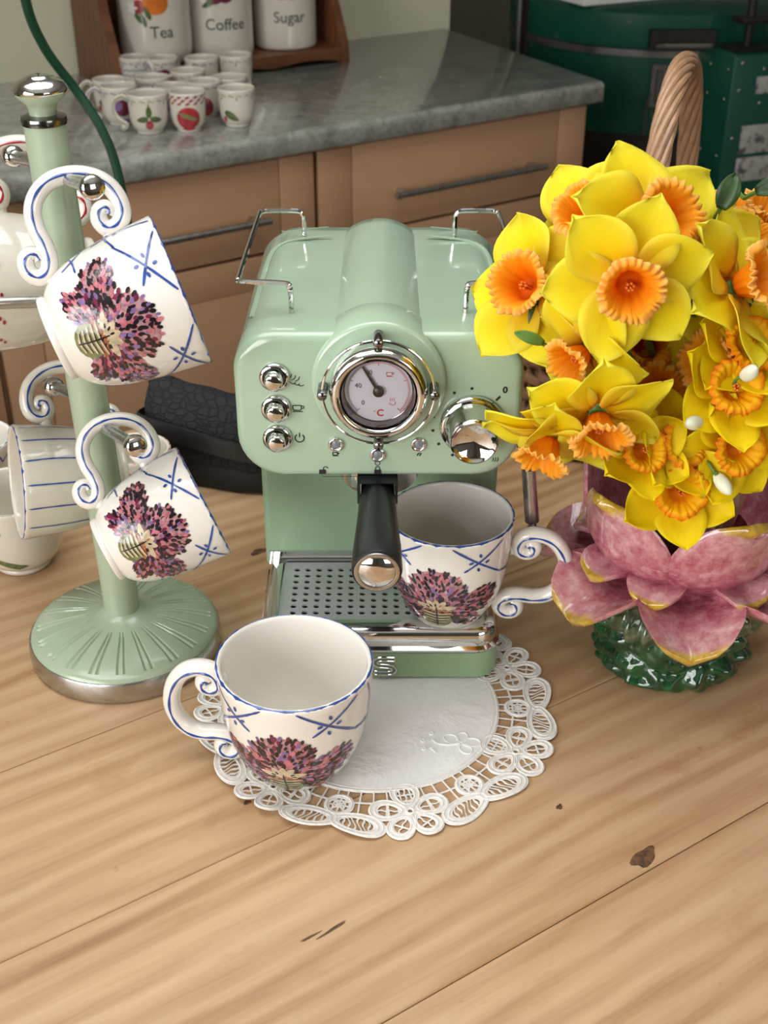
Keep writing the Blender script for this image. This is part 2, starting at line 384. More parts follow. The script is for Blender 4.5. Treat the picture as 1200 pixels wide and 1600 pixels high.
# pouch fabric
k = NT('black_quilted_fabric'); vec = k.coord('Object', (1, 1, 1), rot=(0, 0, 0))
vo = k.new('ShaderNodeTexVoronoi', feature='DISTANCE_TO_EDGE'); vo.inputs['Scale'].default_value = 88; k.l(k.coord('Object', (1, 1, 1.5)), vo.inputs['Vector'])
e = k.ramp(vo.outputs['Distance'], [(.0, (0,0,0)), (.12, (1,1,1))]); nz = k.noise(vec, 300, 2)
k.set(rough=.8, color=k.mix(e, (.004, .004, .005), k.ramp(nz, [(.3, (.008, .0075, .009)), (.7, (.017, .016, .018))]))); k.bump(e, .6, .0015); M['pouch'] = k.m
M['pouch_strap'] = mat('black_leather_strap', (.016, .017, .019), .38, var=.3, scale=60)
M['pouch_base'] = mat('black_pouch_base', (.006, .006, .007), .7, var=.2)
k = NT('clear_cover'); 
tr = k.new('ShaderNodeBsdfTransparent'); gl = k.new('ShaderNodeBsdfGlossy'); gl.inputs['Roughness'].default_value = .02
lw = k.new('ShaderNodeFresnel'); lw.inputs[0].default_value = 1.45; mx = k.new('ShaderNodeMixShader')
k.l(lw.outputs[0], mx.inputs[0]); k.l(tr.outputs[0], mx.inputs[1]); k.l(gl.outputs[0], mx.inputs[2]); k.l(mx.outputs[0], k.out.inputs[0]); M['glass'] = k.m
# ------------------------------------------------------------------ the room
def struct(name, mb, m, mtx=ROOM_M, parent=None, smooth=False):
    o = mb.build(name, m, parent, smooth=smooth)
    if parent is None: o.matrix_world = mtx; tag(o, kind='structure')
    return o
T = .12
struct('floor', MB().box(U_L-T, U_R+T, V_F-T, V_B+T, Z_FLOOR-.1, Z_FLOOR), M['floor'])
q = W3
struct('ceiling', MB().box(U_L-T, q['u0'], V_F-T, V_B+T, Z_CEIL, Z_CEIL+.1).box(q['u1'], U_R+T, V_F-T, V_B+T, Z_CEIL, Z_CEIL+.1)
       .box(q['u0'], q['u1'], V_F-T, q['v0'], Z_CEIL, Z_CEIL+.1).box(q['u0'], q['u1'], q['v1'], V_B+T, Z_CEIL, Z_CEIL+.1), M['ceiling'])
mb = MB(); z0, z1 = Z_CEIL+.03, Z_CEIL+.09
mb.box(q['u0'], q['u1'], q['v0'], q['v0']+.05, z0, z1).box(q['u0'], q['u1'], q['v1']-.05, q['v1'], z0, z1).box(q['u0'], q['u0']+.05, q['v0'], q['v1'], z0, z1).box(q['u1']-.05, q['u1'], q['v0'], q['v1'], z0, z1)
for i in (1, 2):
    uu = q['u0']+(q['u1']-q['u0'])*i/3; mb.box(uu-.025, uu+.025, q['v0'], q['v1'], z0, z1)
w3 = mb.build('window_3', M['white'], None, smooth=False); w3.matrix_world = ROOM_M; tag(w3, kind='structure')
for i in range(3):
    a0 = q['u0']+(q['u1']-q['u0'])*i/3+.025; a1 = q['u0']+(q['u1']-q['u0'])*(i+1)/3-.025
    MB().box(a0, a1, q['v0']+.05, q['v1']-.05, Z_CEIL+.058, Z_CEIL+.062).build('pane', M['glass'], w3, smooth=False)
struct('wall_back', MB().box(U_L, .085, V_W, V_W+.10, Z_FLOOR, Z_CEIL), M['wall'])
struct('wall_recess', MB().box(U_L, U_R, V_B, V_B+T, Z_FLOOR, Z_CEIL), M['wall_shaded'])
struct('wall_right', MB().box(U_R, U_R+T, V_F, V_B, Z_FLOOR, Z_CEIL), M['wall_room'])
a = W1
struct('wall_left', MB().box(U_L-T, U_L, V_F, a['v0'], Z_FLOOR, Z_CEIL).box(U_L-T, U_L, a['v1'], V_B, Z_FLOOR, Z_CEIL)
       .box(U_L-T, U_L, a['v0'], a['v1'], Z_FLOOR, a['z0']).box(U_L-T, U_L, a['v0'], a['v1'], a['z1'], Z_CEIL), M['wall_room'])
b = W2
struct('wall_front', MB().box(U_L, b['u0'], V_F-T, V_F, Z_FLOOR, Z_CEIL).box(b['u1'], U_R, V_F-T, V_F, Z_FLOOR, Z_CEIL)
       .box(b['u0'], b['u1'], V_F-T, V_F, Z_FLOOR, b['z0']).box(b['u0'], b['u1'], V_F-T, V_F, b['z1'], Z_CEIL), M['wall_room'])
def make_window(name, along, lo, hi, z0, z1, pos, n, outward):
    mb = MB(); fw = .05
    def bx(a0, a1, zz0, zz1, d0, d1):
        p0, p1 = sorted((pos+outward*d0, pos+outward*d1))
        if along == 'v': mb.box(p0, p1, a0, a1, zz0, zz1)
        else: mb.box(a0, a1, p0, p1, zz0, zz1)
    bx(lo, hi, z0, z0+fw, .02, .08); bx(lo, hi, z1-fw, z1, .02, .08); bx(lo, lo+fw, z0, z1, .02, .08); bx(hi-fw, hi, z0, z1, .02, .08)
    for i in range(1, n):
        c = lo+(hi-lo)*i/n; bx(c-.03, c+.03, z0, z1, .02, .08)
    bx(lo, hi, (z0+z1)/2+.12, (z0+z1)/2+.16, .025, .075)
    w = mb.build(name, M['white'], None, smooth=False); w.matrix_world = ROOM_M; tag(w, kind='structure')
    for i in range(n):
        mb = MB(); c0 = lo+(hi-lo)*i/n+.03; c1 = lo+(hi-lo)*(i+1)/n-.03
        bx(c0, c1, z0+fw, z1-fw, .048, .052); mb.build('pane', M['glass'], w, smooth=False)
    mb = MB(); bx(lo-.05, hi+.05, z0-.03, z0, -.10, .02); mb.build('window_sill', M['white'], w, smooth=False)
make_window('window_1', 'v', W1['v0'], W1['v1'], W1['z0'], W1['z1'], U_L, 3, -1)
make_window('window_2', 'u', W2['u0'], W2['u1'], W2['z0'], W2['z1'], V_F, 2, -1)

# ------------------------------------------------------------------ worktop and kitchen units
WT = .15                                                   # worktop surface
mb = MB(); prof = []
for (v, z) in ((.60, WT), (.012, WT)): prof.append((v, z))
for i in range(1, 6):
    a = math.radians(90*i/5); prof.append((.012-.012*math.sin(a), WT-.012+.012*math.cos(a)))
prof += [(0, WT-.034), (.004, WT-.038), (.60, WT-.038)]
U0 = -2.6
rings = []
for u, sk in ((U0, 0), (-.004, 1), (0, 1)):
    ins = .003 if u == 0 else 0
    rings.append([(u + (.075*v/.62 if sk else 0), min(max(v, ins), V_W-.002) if v < .5 else V_W-.002, z-(ins if z > WT-.005 else 0)) for v, z in prof])
mb.loft(rings)
wt = mb.build('worktop', M['laminate'], None, sharp=50); wt.matrix_world = ROOM_M
tag(wt, 'grey speckled laminate worktop with rounded front edge over beech units', 'worktop')
def kitchen_unit(u0, u1, label):
    t = thing('kitchen_unit', label, 'kitchen unit', group='beech kitchen units under the worktop', mat4=ROOM_M @ Matrix.Translation((u0, 0, 0)))
    w = u1-u0; f = .022
    bevel_box('carcass', 0, w, f+.020, .58, -.62, WT-.039, .001, M['beech'], t)
    bevel_box('plinth', 0, w, f+.06, f+.075, -.749, -.621, .001, M['beech'], t)
    st = .066; g = .0016
    def front(name, z0, z1, horiz):
        d = bevel_box(name, .003+st+g, w-.003-st-g, f, f+.018, z0, z1, .0012, M['beech'], t)
        for x0 in (.003, w-.003-st): bevel_box('stile', x0, x0+st, f-.0005, f+.018, z0, z1, .0012, M['beech'], d)
        if horiz:
            bevel_box('rail', .003+st+g, w-.003-st-g, f-.0008, f+.017, z1-.058, z1-.0005, .0012, M['beech'], d)
        return d
    dr = front('drawer', -.050, WT-.045, False)
    dn = front('door', -.615, -.056, True)
    cx = w/2+.012; hl = .172; z = .013
    mb = MB().tube([(cx-hl, f-.030, z), (cx+hl, f-.030, z)], .0062, 10)
    for s in (-1, 1): mb.tube([(cx+s*(hl-.024), f+.002, z), (cx+s*(hl-.024), f-.030, z)], .0052, 8)
    mb.build('handle', M['steel'], dr)
    mb = MB().tube([(w-.06, f-.030, -.14), (w-.06, f-.030, -.30)], .0062, 10)
    for zz in (-.16, -.28): mb.tube([(w-.06, f+.002, zz), (w-.06, f-.030, zz)], .0052, 8)
    mb.build('handle', M['steel'], dn)
    return t
kitchen_unit(-.627, -.021, 'beech kitchen drawer unit at the right end of the worktop')
kitchen_unit(-1.209, -.631, 'beech kitchen drawer unit directly behind the green mug stand')
kitchen_unit(-1.790, -1.213, 'beech kitchen drawer unit at the far left edge behind the standing mugs')

# ------------------------------------------------------------------ pine table
tbl = thing('pine_table', 'scrubbed pine plank table carrying the coffee machine, mugs and flowers', 'table', rotz=ANG)
ys = [.068, .243, .418, .593, .768, .943, 1.118, 1.25]
for i in range(len(ys)-1):
    bevel_box('plank', -1.05, 1.30, ys[i]+.0003, ys[i+1]-.0003, -.034, -.0002*(i % 2), .0009, M['pine'], tbl, 1)
for x0, x1, y0, y1 in ((-.95, 1.20, .13, .155), (-.95, 1.20, 1.165, 1.19), (-.95, -.925, .13, 1.19), (1.175, 1.20, .13, 1.19)):
    bevel_box('apron', x0, x1, y0, y1, -.13, -.0345, .002, M['pine'], tbl)
for x in (-.93, 1.18):
    for y in (.15, 1.17):
        mb = MB().lathe([(0, -.749), (.024, -.749), (.03, -.62), (.038, -.45), (.033, -.30), (.044, -.24), (.036, -.21), (.045, -.18), (.045, -.0345), (0, -.0345)], 20)
        mb.build('leg', M['pine'], tbl, m=Matrix.Translation((x, y, 0)))
k = NT('dark_knot'); vec = k.coord('Object'); k.set(rough=.6, color=k.ramp(k.noise(vec, 160, 4, .6), [(.35, (.035, .016, .008)), (.6, (.16, .075, .03))])); M['knot'] = k.m
def knot(px, py, rx, ry, rot, hole=False):
    r = at(px, py, 1); d = r-Vector((0, 0, CAM_H)); p = Vector((0, 0, CAM_H))+d*(CAM_H/-d.z)
    n = 22; mb = MB(); ro = []; ri = []
    for i in range(n):
        a = 2*PI*i/n; w = 1+.16*math.sin(3*a+px)+.08*math.sin(5*a)
        ro.append((rx*w*math.cos(a), ry*w*math.sin(a), .0003)); ri.append((rx*.62*w*math.cos(a+.1), ry*.55*w*math.sin(a+.1), .0004))
    mb.loft([ro, ri], caps=False)
    if not hole: mb.add(ri, [tuple(range(n))])
    o = mb.build('knot', M['knot'], tbl)
    o.matrix_local = Matrix.Rotation(-ANG, 4, 'Z') @ Matrix.Translation(p) @ Matrix.Rotation(ANG+rot, 4, 'Z')
knot(1006, 1340, .012, .0065, .2); knot(405, 862, .010, .0045, 0, False); knot(386, 1254, .003, .002, 0, False); knot(874, 1261, .003, .0022, .4, False)
knot(520, 1452, .012, .0011, .1, False); knot(485, 1464, .008, .0008, .0, False)

# ------------------------------------------------------------------ coffee machine
mc = thing('espresso_machine', 'sage green retro espresso machine with round temperature gauge standing on lace doily', 'coffee machine', (-.004, .834, .0018))
HX = .1065
def section(y, inset, z0=.1985, z1=.3145, arch=.0035):
    out = []
    for x, z in rrect(-HX+inset, HX-inset, z0+inset, z1-inset, .034, .028, 8):
        tt = max(0, (z-(z0+z1)/2)/((z1-z0)/2)); out.append((x, y, z + arch*tt*(1-(x/HX)**2)))
    return out
MB().loft([section(.0, .006), section(.0008, .003), section(.003, .0008), section(.006, 0), section(.0325, 0)]).build('front_panel', M['enamel'], mc, sharp=60)
hs = [section(.0326, .003), section(.0335, .0006), section(.06, .0006), section(.15, .001), section(.235, .002), section(.258, .006), section(.272, .014), section(.280, .028)]
MB().loft(hs).build('housing', M['enamel'], mc, sharp=50)
# raised tray contours on the top
for sx in (-1, 1):
    pts = spline([(sx*.096, .050, .3085), (sx*.094, .12, .3105), (sx*.091, .185, .3115), (sx*.080, .205, .3145), (sx*.058, .212, .3162), (sx*.040, .213, .3172)], 6)
    MB().tube(pts, [.0022]*(len(pts)-8)+[.0022*(8-i)/8+.0004 for i in range(8)], 6, flat=.5, up=(0, 0, 1)).build('tray_ridge', M['enamel'], mc)
    MB().tube([(sx*.088, .262, .3060), (sx*.086, .238, .3125), (sx*.045, .240, .3165)], .0005, 5).build('lid_seam', M['enamel_d'], mc)
# barrel running front to back over the gauge
GZ = .2785
mb = MB().lathe([(0, -.0335), (.0485, -.0335), (.0492, -.031), (.0492, .004), (.0482, .006), (.046, .0068), (0, .0068)], 72, 'y', (0, 0, GZ))
mb.build('barrel_collar', M['enamel'], mc, sharp=50)
mb = MB().lathe([(0, -.262), (.030, -.259), (.040, -.252), (.0450, -.243), (.0468, -.225), (.0476, -.15), (.0482, -.034), (0, -.034)], 64, 'y', (0, 0, GZ))
mb.build('barrel', M['enamel'], mc, sharp=50)
# column and base
def plan(x0, x1, y0, y1, rf, rbk, n=6): return rrect(x0, x1, y0, y1, rf, rbk, n)
def stack(levels, x0, x1, y0, y1, rf, rbk):
    return [[(x, y, z) for x, y in plan(x0+i, x1-i, y0+i, y1-i, max(rf-i, .001), max(rbk-i, .001))] for z, i in levels]
MB().loft(stack([(.042, 0), (.1983, 0), (.205, .004)], -.1035, .1035, .118, .272, .006, .03)).build('column', M['enamel_d'], mc, sharp=50)
MB().loft(stack([(0, .003), (.002, 0), (.027, 0)], -.1005, .1005, .003, .278, .020, .03)).build('base', M['enamel_base'], mc, sharp=50)
# chrome drip tray: rim with a recessed well
lv = [(.0272, .0015), (.029, -.0015), (.031, -.0015), (.033, .0015), (.043, .0015), (.0475, .004), (.0495, .009), (.050, .012)]
rs = stack(lv, -.1005, .1005, .003, .125, .020, .003)
well = [[(x, y, z) for x, y in plan(-.0865, .0865, .019, .112, .006, .006)] for z in (.050, .0485, .0435)]
MB().loft(rs+well).build('drip_tray', M['chrome'], mc, sharp=45)
MB().box(-.1005, .1005, .115, .1178, .043, .056).build('tray_splash_lip', M['chrome'], mc, smooth=False)
# perforated plate with real holes
PX0, PX1, PY0, PY1, PZ = -.0855, .0855, .0205, .1105, .0475
mb = MB(); nx, ny = 16, 8; mx, my = .0070, .0075; cw = (PX1-PX0-2*mx)/nx; ch = (PY1-PY0-2*my)/ny
for i in range(nx):
    for j in range(ny):
        cx = PX0+mx+cw*(i+.5); cy = PY0+my+ch*(j+.5); n = 12; v = []
        for kx in range(n):
            a = 2*PI*(kx+.5)/n; q = max(abs(math.cos(a)), abs(math.sin(a)))
            v.append((cx+cw/2*math.cos(a)/q, cy+ch/2*math.sin(a)/q, PZ))
        v += [(cx+.0027*math.cos(2*PI*(q+.5)/n), cy+.0027*math.sin(2*PI*(q+.5)/n), PZ) for q in range(n)]
        v += [(cx+.0027*math.cos(2*PI*(q+.5)/n), cy+.0027*math.sin(2*PI*(q+.5)/n), PZ-.0016) for q in range(n)]
        f = [(q, (q+1) % n, n+(q+1) % n, n+q) for q in range(n)] + [(n+q, n+(q+1) % n, 2*n+(q+1) % n, 2*n+q) for q in range(n)]
        mb.add(v, f)
mb.box(PX0, PX1, PY0, PY0+my, PZ-.0016, PZ).box(PX0, PX1, PY1-my, PY1, PZ-.0016, PZ).box(PX0, PX0+mx, PY0+my, PY1-my, PZ-.0016, PZ).box(PX1-mx, PX1, PY0+my, PY1-my, PZ-.0016, PZ)
mb.build('drip_plate', M['tray'], mc, smooth=False, fix=True)
MB().box(PX0, PX1, PY0, PY1, .0437, .0441).build('tray_well_floor', M['black'], mc, smooth=False)
# badge on the base front: a double-stroke chrome letter S
mb = MB()
sp = spline([(.0085, .0066, 0), (.0050, .0068, 0), (-.0040, .0068, 0), (-.0075, .0052, 0), (-.0078, .0026, 0), (-.0050, .0006, 0), (.0000, .0, 0), (.0050, -.0006, 0), (.0078, -.0026, 0), (.0075, -.0052, 0), (.0040, -.0068, 0), (-.0050, -.0068, 0), (-.0085, -.0066, 0)], 4)
for off in (-.0017, .0017):
    pts = []
    for i, p in enumerate(sp):
        d = (sp[min(i+1, len(sp)-1)]-sp[max(i-1, 0)]).normalized(); pts.append((.0045+p.x-d.y*off, .0020, .0140+(p.y+d.x*off)*1.05))
    mb.tube(pts, .0009, 6)
    if off > 0:
        for e in (0, -1): mb.tube([pts[e], (lambda a: (a[0], a[1], a[2]))(pts0[e])], .0009, 6)
    pts0 = pts
mb.build('badge', M['chrome'], mc)
# gauge
gf = -.0068
def gp(d): return d-gf if False else d
g = MB().lathe([(.030, .006), (.0352, .007), (.0360, .012), (.0356, .020), (.0338, .0245), (.0308, .0262), (.0282, .0250), (.0270, .0215), (.0268, .014)], 72, 'y', (0, 0, GZ)).build('gauge', M['chrome'], mc, sharp=60)
MB().lathe([(.0268, .0235), (.0250, .0150), (.0244, .0148)], 72, 'y', (0, 0, GZ)).build('gauge_inner_ring', M['dsteel'], g)
MB().lathe([(0, .0145), (.0262, .0145), (.0262, .0135), (0, .0135)], 64, 'y', (0, 0, GZ)).build('dial', M['dial'], g, sharp=30)
mb = MB()
def onf(x, z, y=-.01485): return (x, y, GZ+z)
def seg2(mb, x0, z0, x1, z1, w, mi=0, P=onf):
    d = Vector((x1-x0, z1-z0)); d.normalize(); nx_, nz_ = -d.y*w/2, d.x*w/2
    mb.add([P(x0+nx_, z0+nz_), P(x0-nx_, z0-nz_), P(x1-nx_, z1-nz_), P(x1+nx_, z1+nz_)], [(0, 1, 2, 3)], mi)
for i in range(121):
    a = math.radians(-136+272*i/120); r1 = .0232; r0 = .0196 if i % 30 == 0 else .0214
    seg2(mb, r0*math.sin(a), r0*math.cos(a), r1*math.sin(a), r1*math.cos(a), .00030 if i % 30 else .00045, 0 if i <= 45 else 1)
for lo, hi, col in ((-140, -112, 0), (100, 140, 1)):
    for i in range(12):
        a, b2 = math.radians(lo+(hi-lo)*i/12), math.radians(lo+(hi-lo)*(i+1)/12)
        seg2(mb, .0240*math.sin(a), .0240*math.cos(a), .0240*math.sin(b2), .0240*math.cos(b2), .0004, col)
for s, x, z, sz, col, bo in (('0', -.0112, -.0098, .0052, 0, 0), ('40', -.0146, .0038, .0052, 0, 0), ('80', -.0068, .0142, .0052, 0, 0), ('C', .0012, -.0182, .0075, 1, .0002), ('o', -.0030, -.0164, .0026, 1, 0)):
    text_mesh(mb, s, sz, lambda a, b2, x=x, z=z: onf(x+a, z+b2), col, bo)
def poly_line(mb, pts, w, P, mi=0, closed=False):
    for i in range(len(pts)-(0 if closed else 1)):
        p, q = pts[i], pts[(i+1) % len(pts)]; seg2(mb, p[0], p[1], q[0], q[1], w, mi, P)
def cup_icon(mb, x, z, s, P, mi=0, w=.12):
    poly_line(mb, [(x-s, z+.45*s), (x-s, z-.2*s), (x-.8*s, z-.5*s), (x+.3*s, z-.5*s), (x+.5*s, z-.2*s), (x+.5*s, z+.45*s)], w*s*1.4, P, mi, True)
    poly_line(mb, [(x+.5*s, z+.3*s), (x+.95*s, z+.3*s), (x+.95*s, z-.1*s), (x+.5*s, z-.15*s)], w*s*1.2, P, mi)
    poly_line(mb, [(x-1.05*s, z-.75*s), (x+.7*s, z-.75*s)], w*s*1.4, P, mi)
cup_icon(mb, .0085, .0130, .0027, onf, 1)
poly_line(mb, [(.0102+.0022*math.cos(math.radians(t)), -.0098+.0018*math.sin(math.radians(t))) for t in range(170, 400, 20)], .0004, onf, 1)
for dx in (-.001, .0004, .0018): poly_line(mb, [(.0098+dx, -.0085), (.0094+dx, -.0070), (.0100+dx, -.0058)], .0003, onf, 1)
mb.build('dial_print', [M['blackpaint'], M['redpaint']], g, smooth=False, fix=False)
mb = MB(); na = math.radians(-30)
nd = Vector((math.sin(na), math.cos(na))); pn = Vector((-nd.y, nd.x))
mb.tube([(nd.x*t, -.0168, GZ+nd.y*t) for t in (-.004, .012, .0225)], [.0012, .0011, .0008], 6)
mb.lathe([(0, .0190), (.0030, .0188), (.0040, .0180), (.0040, .0150), (0, .0150)], 20, 'y', (0, 0, GZ)); mb.build('needle', M['black'], g)
MB().lathe([(0, .0222), (.0268, .0222), (.0268, .0218), (0, .0218)], 48, 'y', (0, 0, GZ)).build('gauge_glass', M['glass'], g)
MB().tube([(.0405*math.cos(2*PI*i/72), -.0195, GZ+.0405*math.sin(2*PI*i/72)) for i in range(72)], .0011, 8, closed=True).build('wire_ring', M['chrome'], g)
for i in range(4):
    a = PI/2*i
    MB().lathe([(0, .0255), (.0030, .0253), (.0036, .0245), (.0036, .0062), (0, .0062)], 18, 'y', (.0405*math.cos(a), 0, GZ+.0405*math.sin(a))).build('ring_post', M['dsteel'], g, sharp=50)
# buttons, lamps, steam knob
for z in (.2827, .2571, .2324):
    bt = MB().lathe([(.0085, .0), (.0112, .0002), (.0114, .0018), (.0104, .0036), (.0088, .0040), (.0080, .0030), (.0078, .002)], 36, 'y', (-.0762, 0, z)).build('button', M['chrome'], mc, sharp=60)
    MB().lathe([(0, .0125), (.0050, .0124), (.0064, .0117), (.0069, .0100), (.0069, .001), (0, .001)], 32, 'y', (-.0762, 0, z)).build('button_cap', M['chrome'], bt, sharp=50)
for x, z in ((-.0323, .2270), (-.0009, .2182), (.0301, .2270)):
    bt = MB().lathe([(.0060, 0), (.0060, .0016), (.0051, .0026), (.0040, .0024), (.0034, .0012)], 28, 'y', (x, 0, z)).build('indicator_lamp', M['chrome'], mc, sharp=60)
    MB().lathe([(0, .0020), (.0024, .0018), (.0036, .0010)], 20, 'y', (x, 0, z)).build('lens', M['led'], bt)
kn = MB().lathe([(.0200, 0), (.0240, .0005), (.0246, .0030), (.0236, .0058), (.0215, .0066), (.0205, .0050)], 56, 'y', (.0697, 0, .2437)).build('steam_knob', M['chrome'], mc, sharp=60)
MB().lathe([(.0212, .0045), (.0196, .0100), (.0186, .0120), (.0182, .0270), (.0174, .0300), (.0160, .0312), (.0148, .0304), (.0130, .0288), (0, .0272)], 56, 'y', (.0697, 0, .2437)).build('knob_grip', M['chrome'], kn, sharp=60)
# printed symbols on the panel
mb = MB(); PP = lambda x, z: (x, -.00035, z)
def sym():
    global mb
    mb.build('printed_symbol', M['blackpaint'], mc, smooth=False, fix=False); mb = MB()
cup_icon(mb, -.0595, .2575, .0042, PP); sym()
for q in (-1, 0, 1):
    poly_line(mb, [(-.0640+q*.0028, .2800-q*.001), (-.0616+q*.0028, .2812-q*.001), (-.0606+q*.0028, .2838-q*.001)], .0006, PP)
for q in range(3): poly_line(mb, [(-.0650+q*.003, .2785-q*.0012), (-.0630+q*.003, .2768-q*.0008), (-.0608+q*.003, .2780-q*.001)], .0006, PP)
sym(); poly_line(mb, [(-.0595+.0034*math.cos(math.radians(t)), .2322+.0034*math.sin(math.radians(t))) for t in range(125, 416, 15)], .0009, PP); seg2(mb, -.0595, .2328, -.0595, .2366, .0009, 0, PP)
sym(); cup_icon(mb, -.0325, .2188, .0024, PP, w=.2)
sym()
for q in (-1, 1): poly_line(mb, [(.0300+q*.0008, .2170), (.0308+q*.0012, .2186), (.0316+q*.0004, .2194)], .0009, PP)
sym()
for x, op in ((-.0430, True), (-.0009, False)):
    mb.add([PP(x-.0026, .2012), PP(x+.0026, .2012), PP(x+.0026, .2050), PP(x-.0026, .2050)], [(0, 1, 2, 3)])
    ox = .0024 if op else 0
    poly_line(mb, [(x+ox-.0016, .2050), (x+ox-.0016, .2068), (x+ox, .2078), (x+ox+.0016, .2068), (x+ox+.0016, .2050 if not op else .2060)], .0007, PP); sym()
poly_line(mb, [(-.0009+.0018*math.cos(math.radians(t)), .2105+.0018*math.sin(math.radians(t))) for t in range(125, 416, 24)], .0005, PP)
sym(); poly_line(mb, [(-.0430, .2000), (-.0430, .1990), (-.0009, .1990), (-.0009, .2000)], .0004, PP)
sym(); text_mesh(mb, '0', .0072, lambda a, b2: PP(.0932+a, .2718+b2), 0, .00025)
sym()
for ang in (118, 92, 146, 168, 190, 214, 242):
    a = math.radians(ang); x, z = .0697+.0295*math.cos(a), .2437+.0295*math.sin(a)
    mb.add([PP(x+.0012*math.cos(t*PI/5), z+.0012*math.sin(t*PI/5)) for t in range(10)], [tuple(range(10))]); sym()
a = math.radians(49); seg2(mb, 0.0697+.0262*math.cos(a), .2437+.0262*math.sin(a), .0697+.0306*math.cos(a), .2437+.0306*math.sin(a), .0017, 0, PP)
sym()
for q in (-1, 0, 1): poly_line(mb, [(.0880+q*.0018, .2118), (.0890+q*.0018, .2138), (.0886+q*.0018, .2156)], .0006, PP)
sym()
# cup rails
for sx in (-1, 1):
    zt = .3385; pts = [(sx*.065, .042, .310), (sx*.065, .042, .330), (sx*.066, .042, zt-.003), (sx*.069, .042, zt), (sx*.097, .046, zt), (sx*.1035, .049, zt), (sx*.1045, .056, zt),
        (sx*.1035, .13, zt), (sx*.102, .204, zt), (sx*.101, .212, zt), (sx*.095, .2155, zt), (sx*.071, .2155, zt), (sx*.066, .2155, zt-.003), (sx*.065, .2155, .330), (sx*.065, .2155, .312)]
    MB().tube(spline(pts, 4), .0021, 8).build('cup_rail', M['chrome'], mc)
# brew head, portafilter, steam wand
MB().lathe([(0, .168), (.030, .168), (.032, .172), (.032, .186), (.036, .188), (.036, .2005), (0, .2005)], 40, c=(0, .055, 0)).build('brew_head', M['chrome'], mc, sharp=40)
hd0, hd1 = Vector((-.001, .030, .184)), Vector((-.001, -.098, .1765))
ax = (hd1-hd0).normalized(); L = (hd1-hd0).length
rot = ax.to_track_quat('Z', 'Y').to_matrix().to_4x4(); pm = Matrix.Translation(hd0) @ rot
pf = MB().lathe([(0, 0), (.0125, 0), (.0130, .03), (.0140, .036), (.0150, .060), (.0165, .085), (.0178, .105), (.0184, L-.004), (.0178, L-.0005), (.0164, L)], 40).build('portafilter_handle', M['black'], mc, m=pm, sharp=45)
MB().box(-.0142, .0142, .0142, .0152, .002, .036).box(-.0155, -.0135, -.004, .0145, .004, .036).box(.0135, .0155, -.004, .0145, .004, .036).build('thumb_guard', M['black'], pf, smooth=False)
MB().lathe([(.0166, L-.001), (.0162, L+.0010), (.0150, L+.0014), (.0134, L+.0008)], 40).build('cap_ring', M['steel'], pf)
MB().lathe([(.0136, L+.0004), (.0120, L+.0018), (.0070, L+.0034), (0, L+.0040)], 36).build('chrome_cap', M['chrome'], pf)
wp = spline([(.092, .050, .206), (.103, .050, .2065), (.111, .049, .203), (.1165, .048, .195), (.1205, .0465, .178), (.1265, .046, .128), (.1290, .046, .105)], 6)
wn = MB().tube(wp, .0038, 10).build('steam_wand', M['chrome'], mc)
MB().tube([(.1205, .0465, .180), (.1263, .046, .131)], [.0056, .0060], 14).build('wand_sleeve', M['steel'], wn)
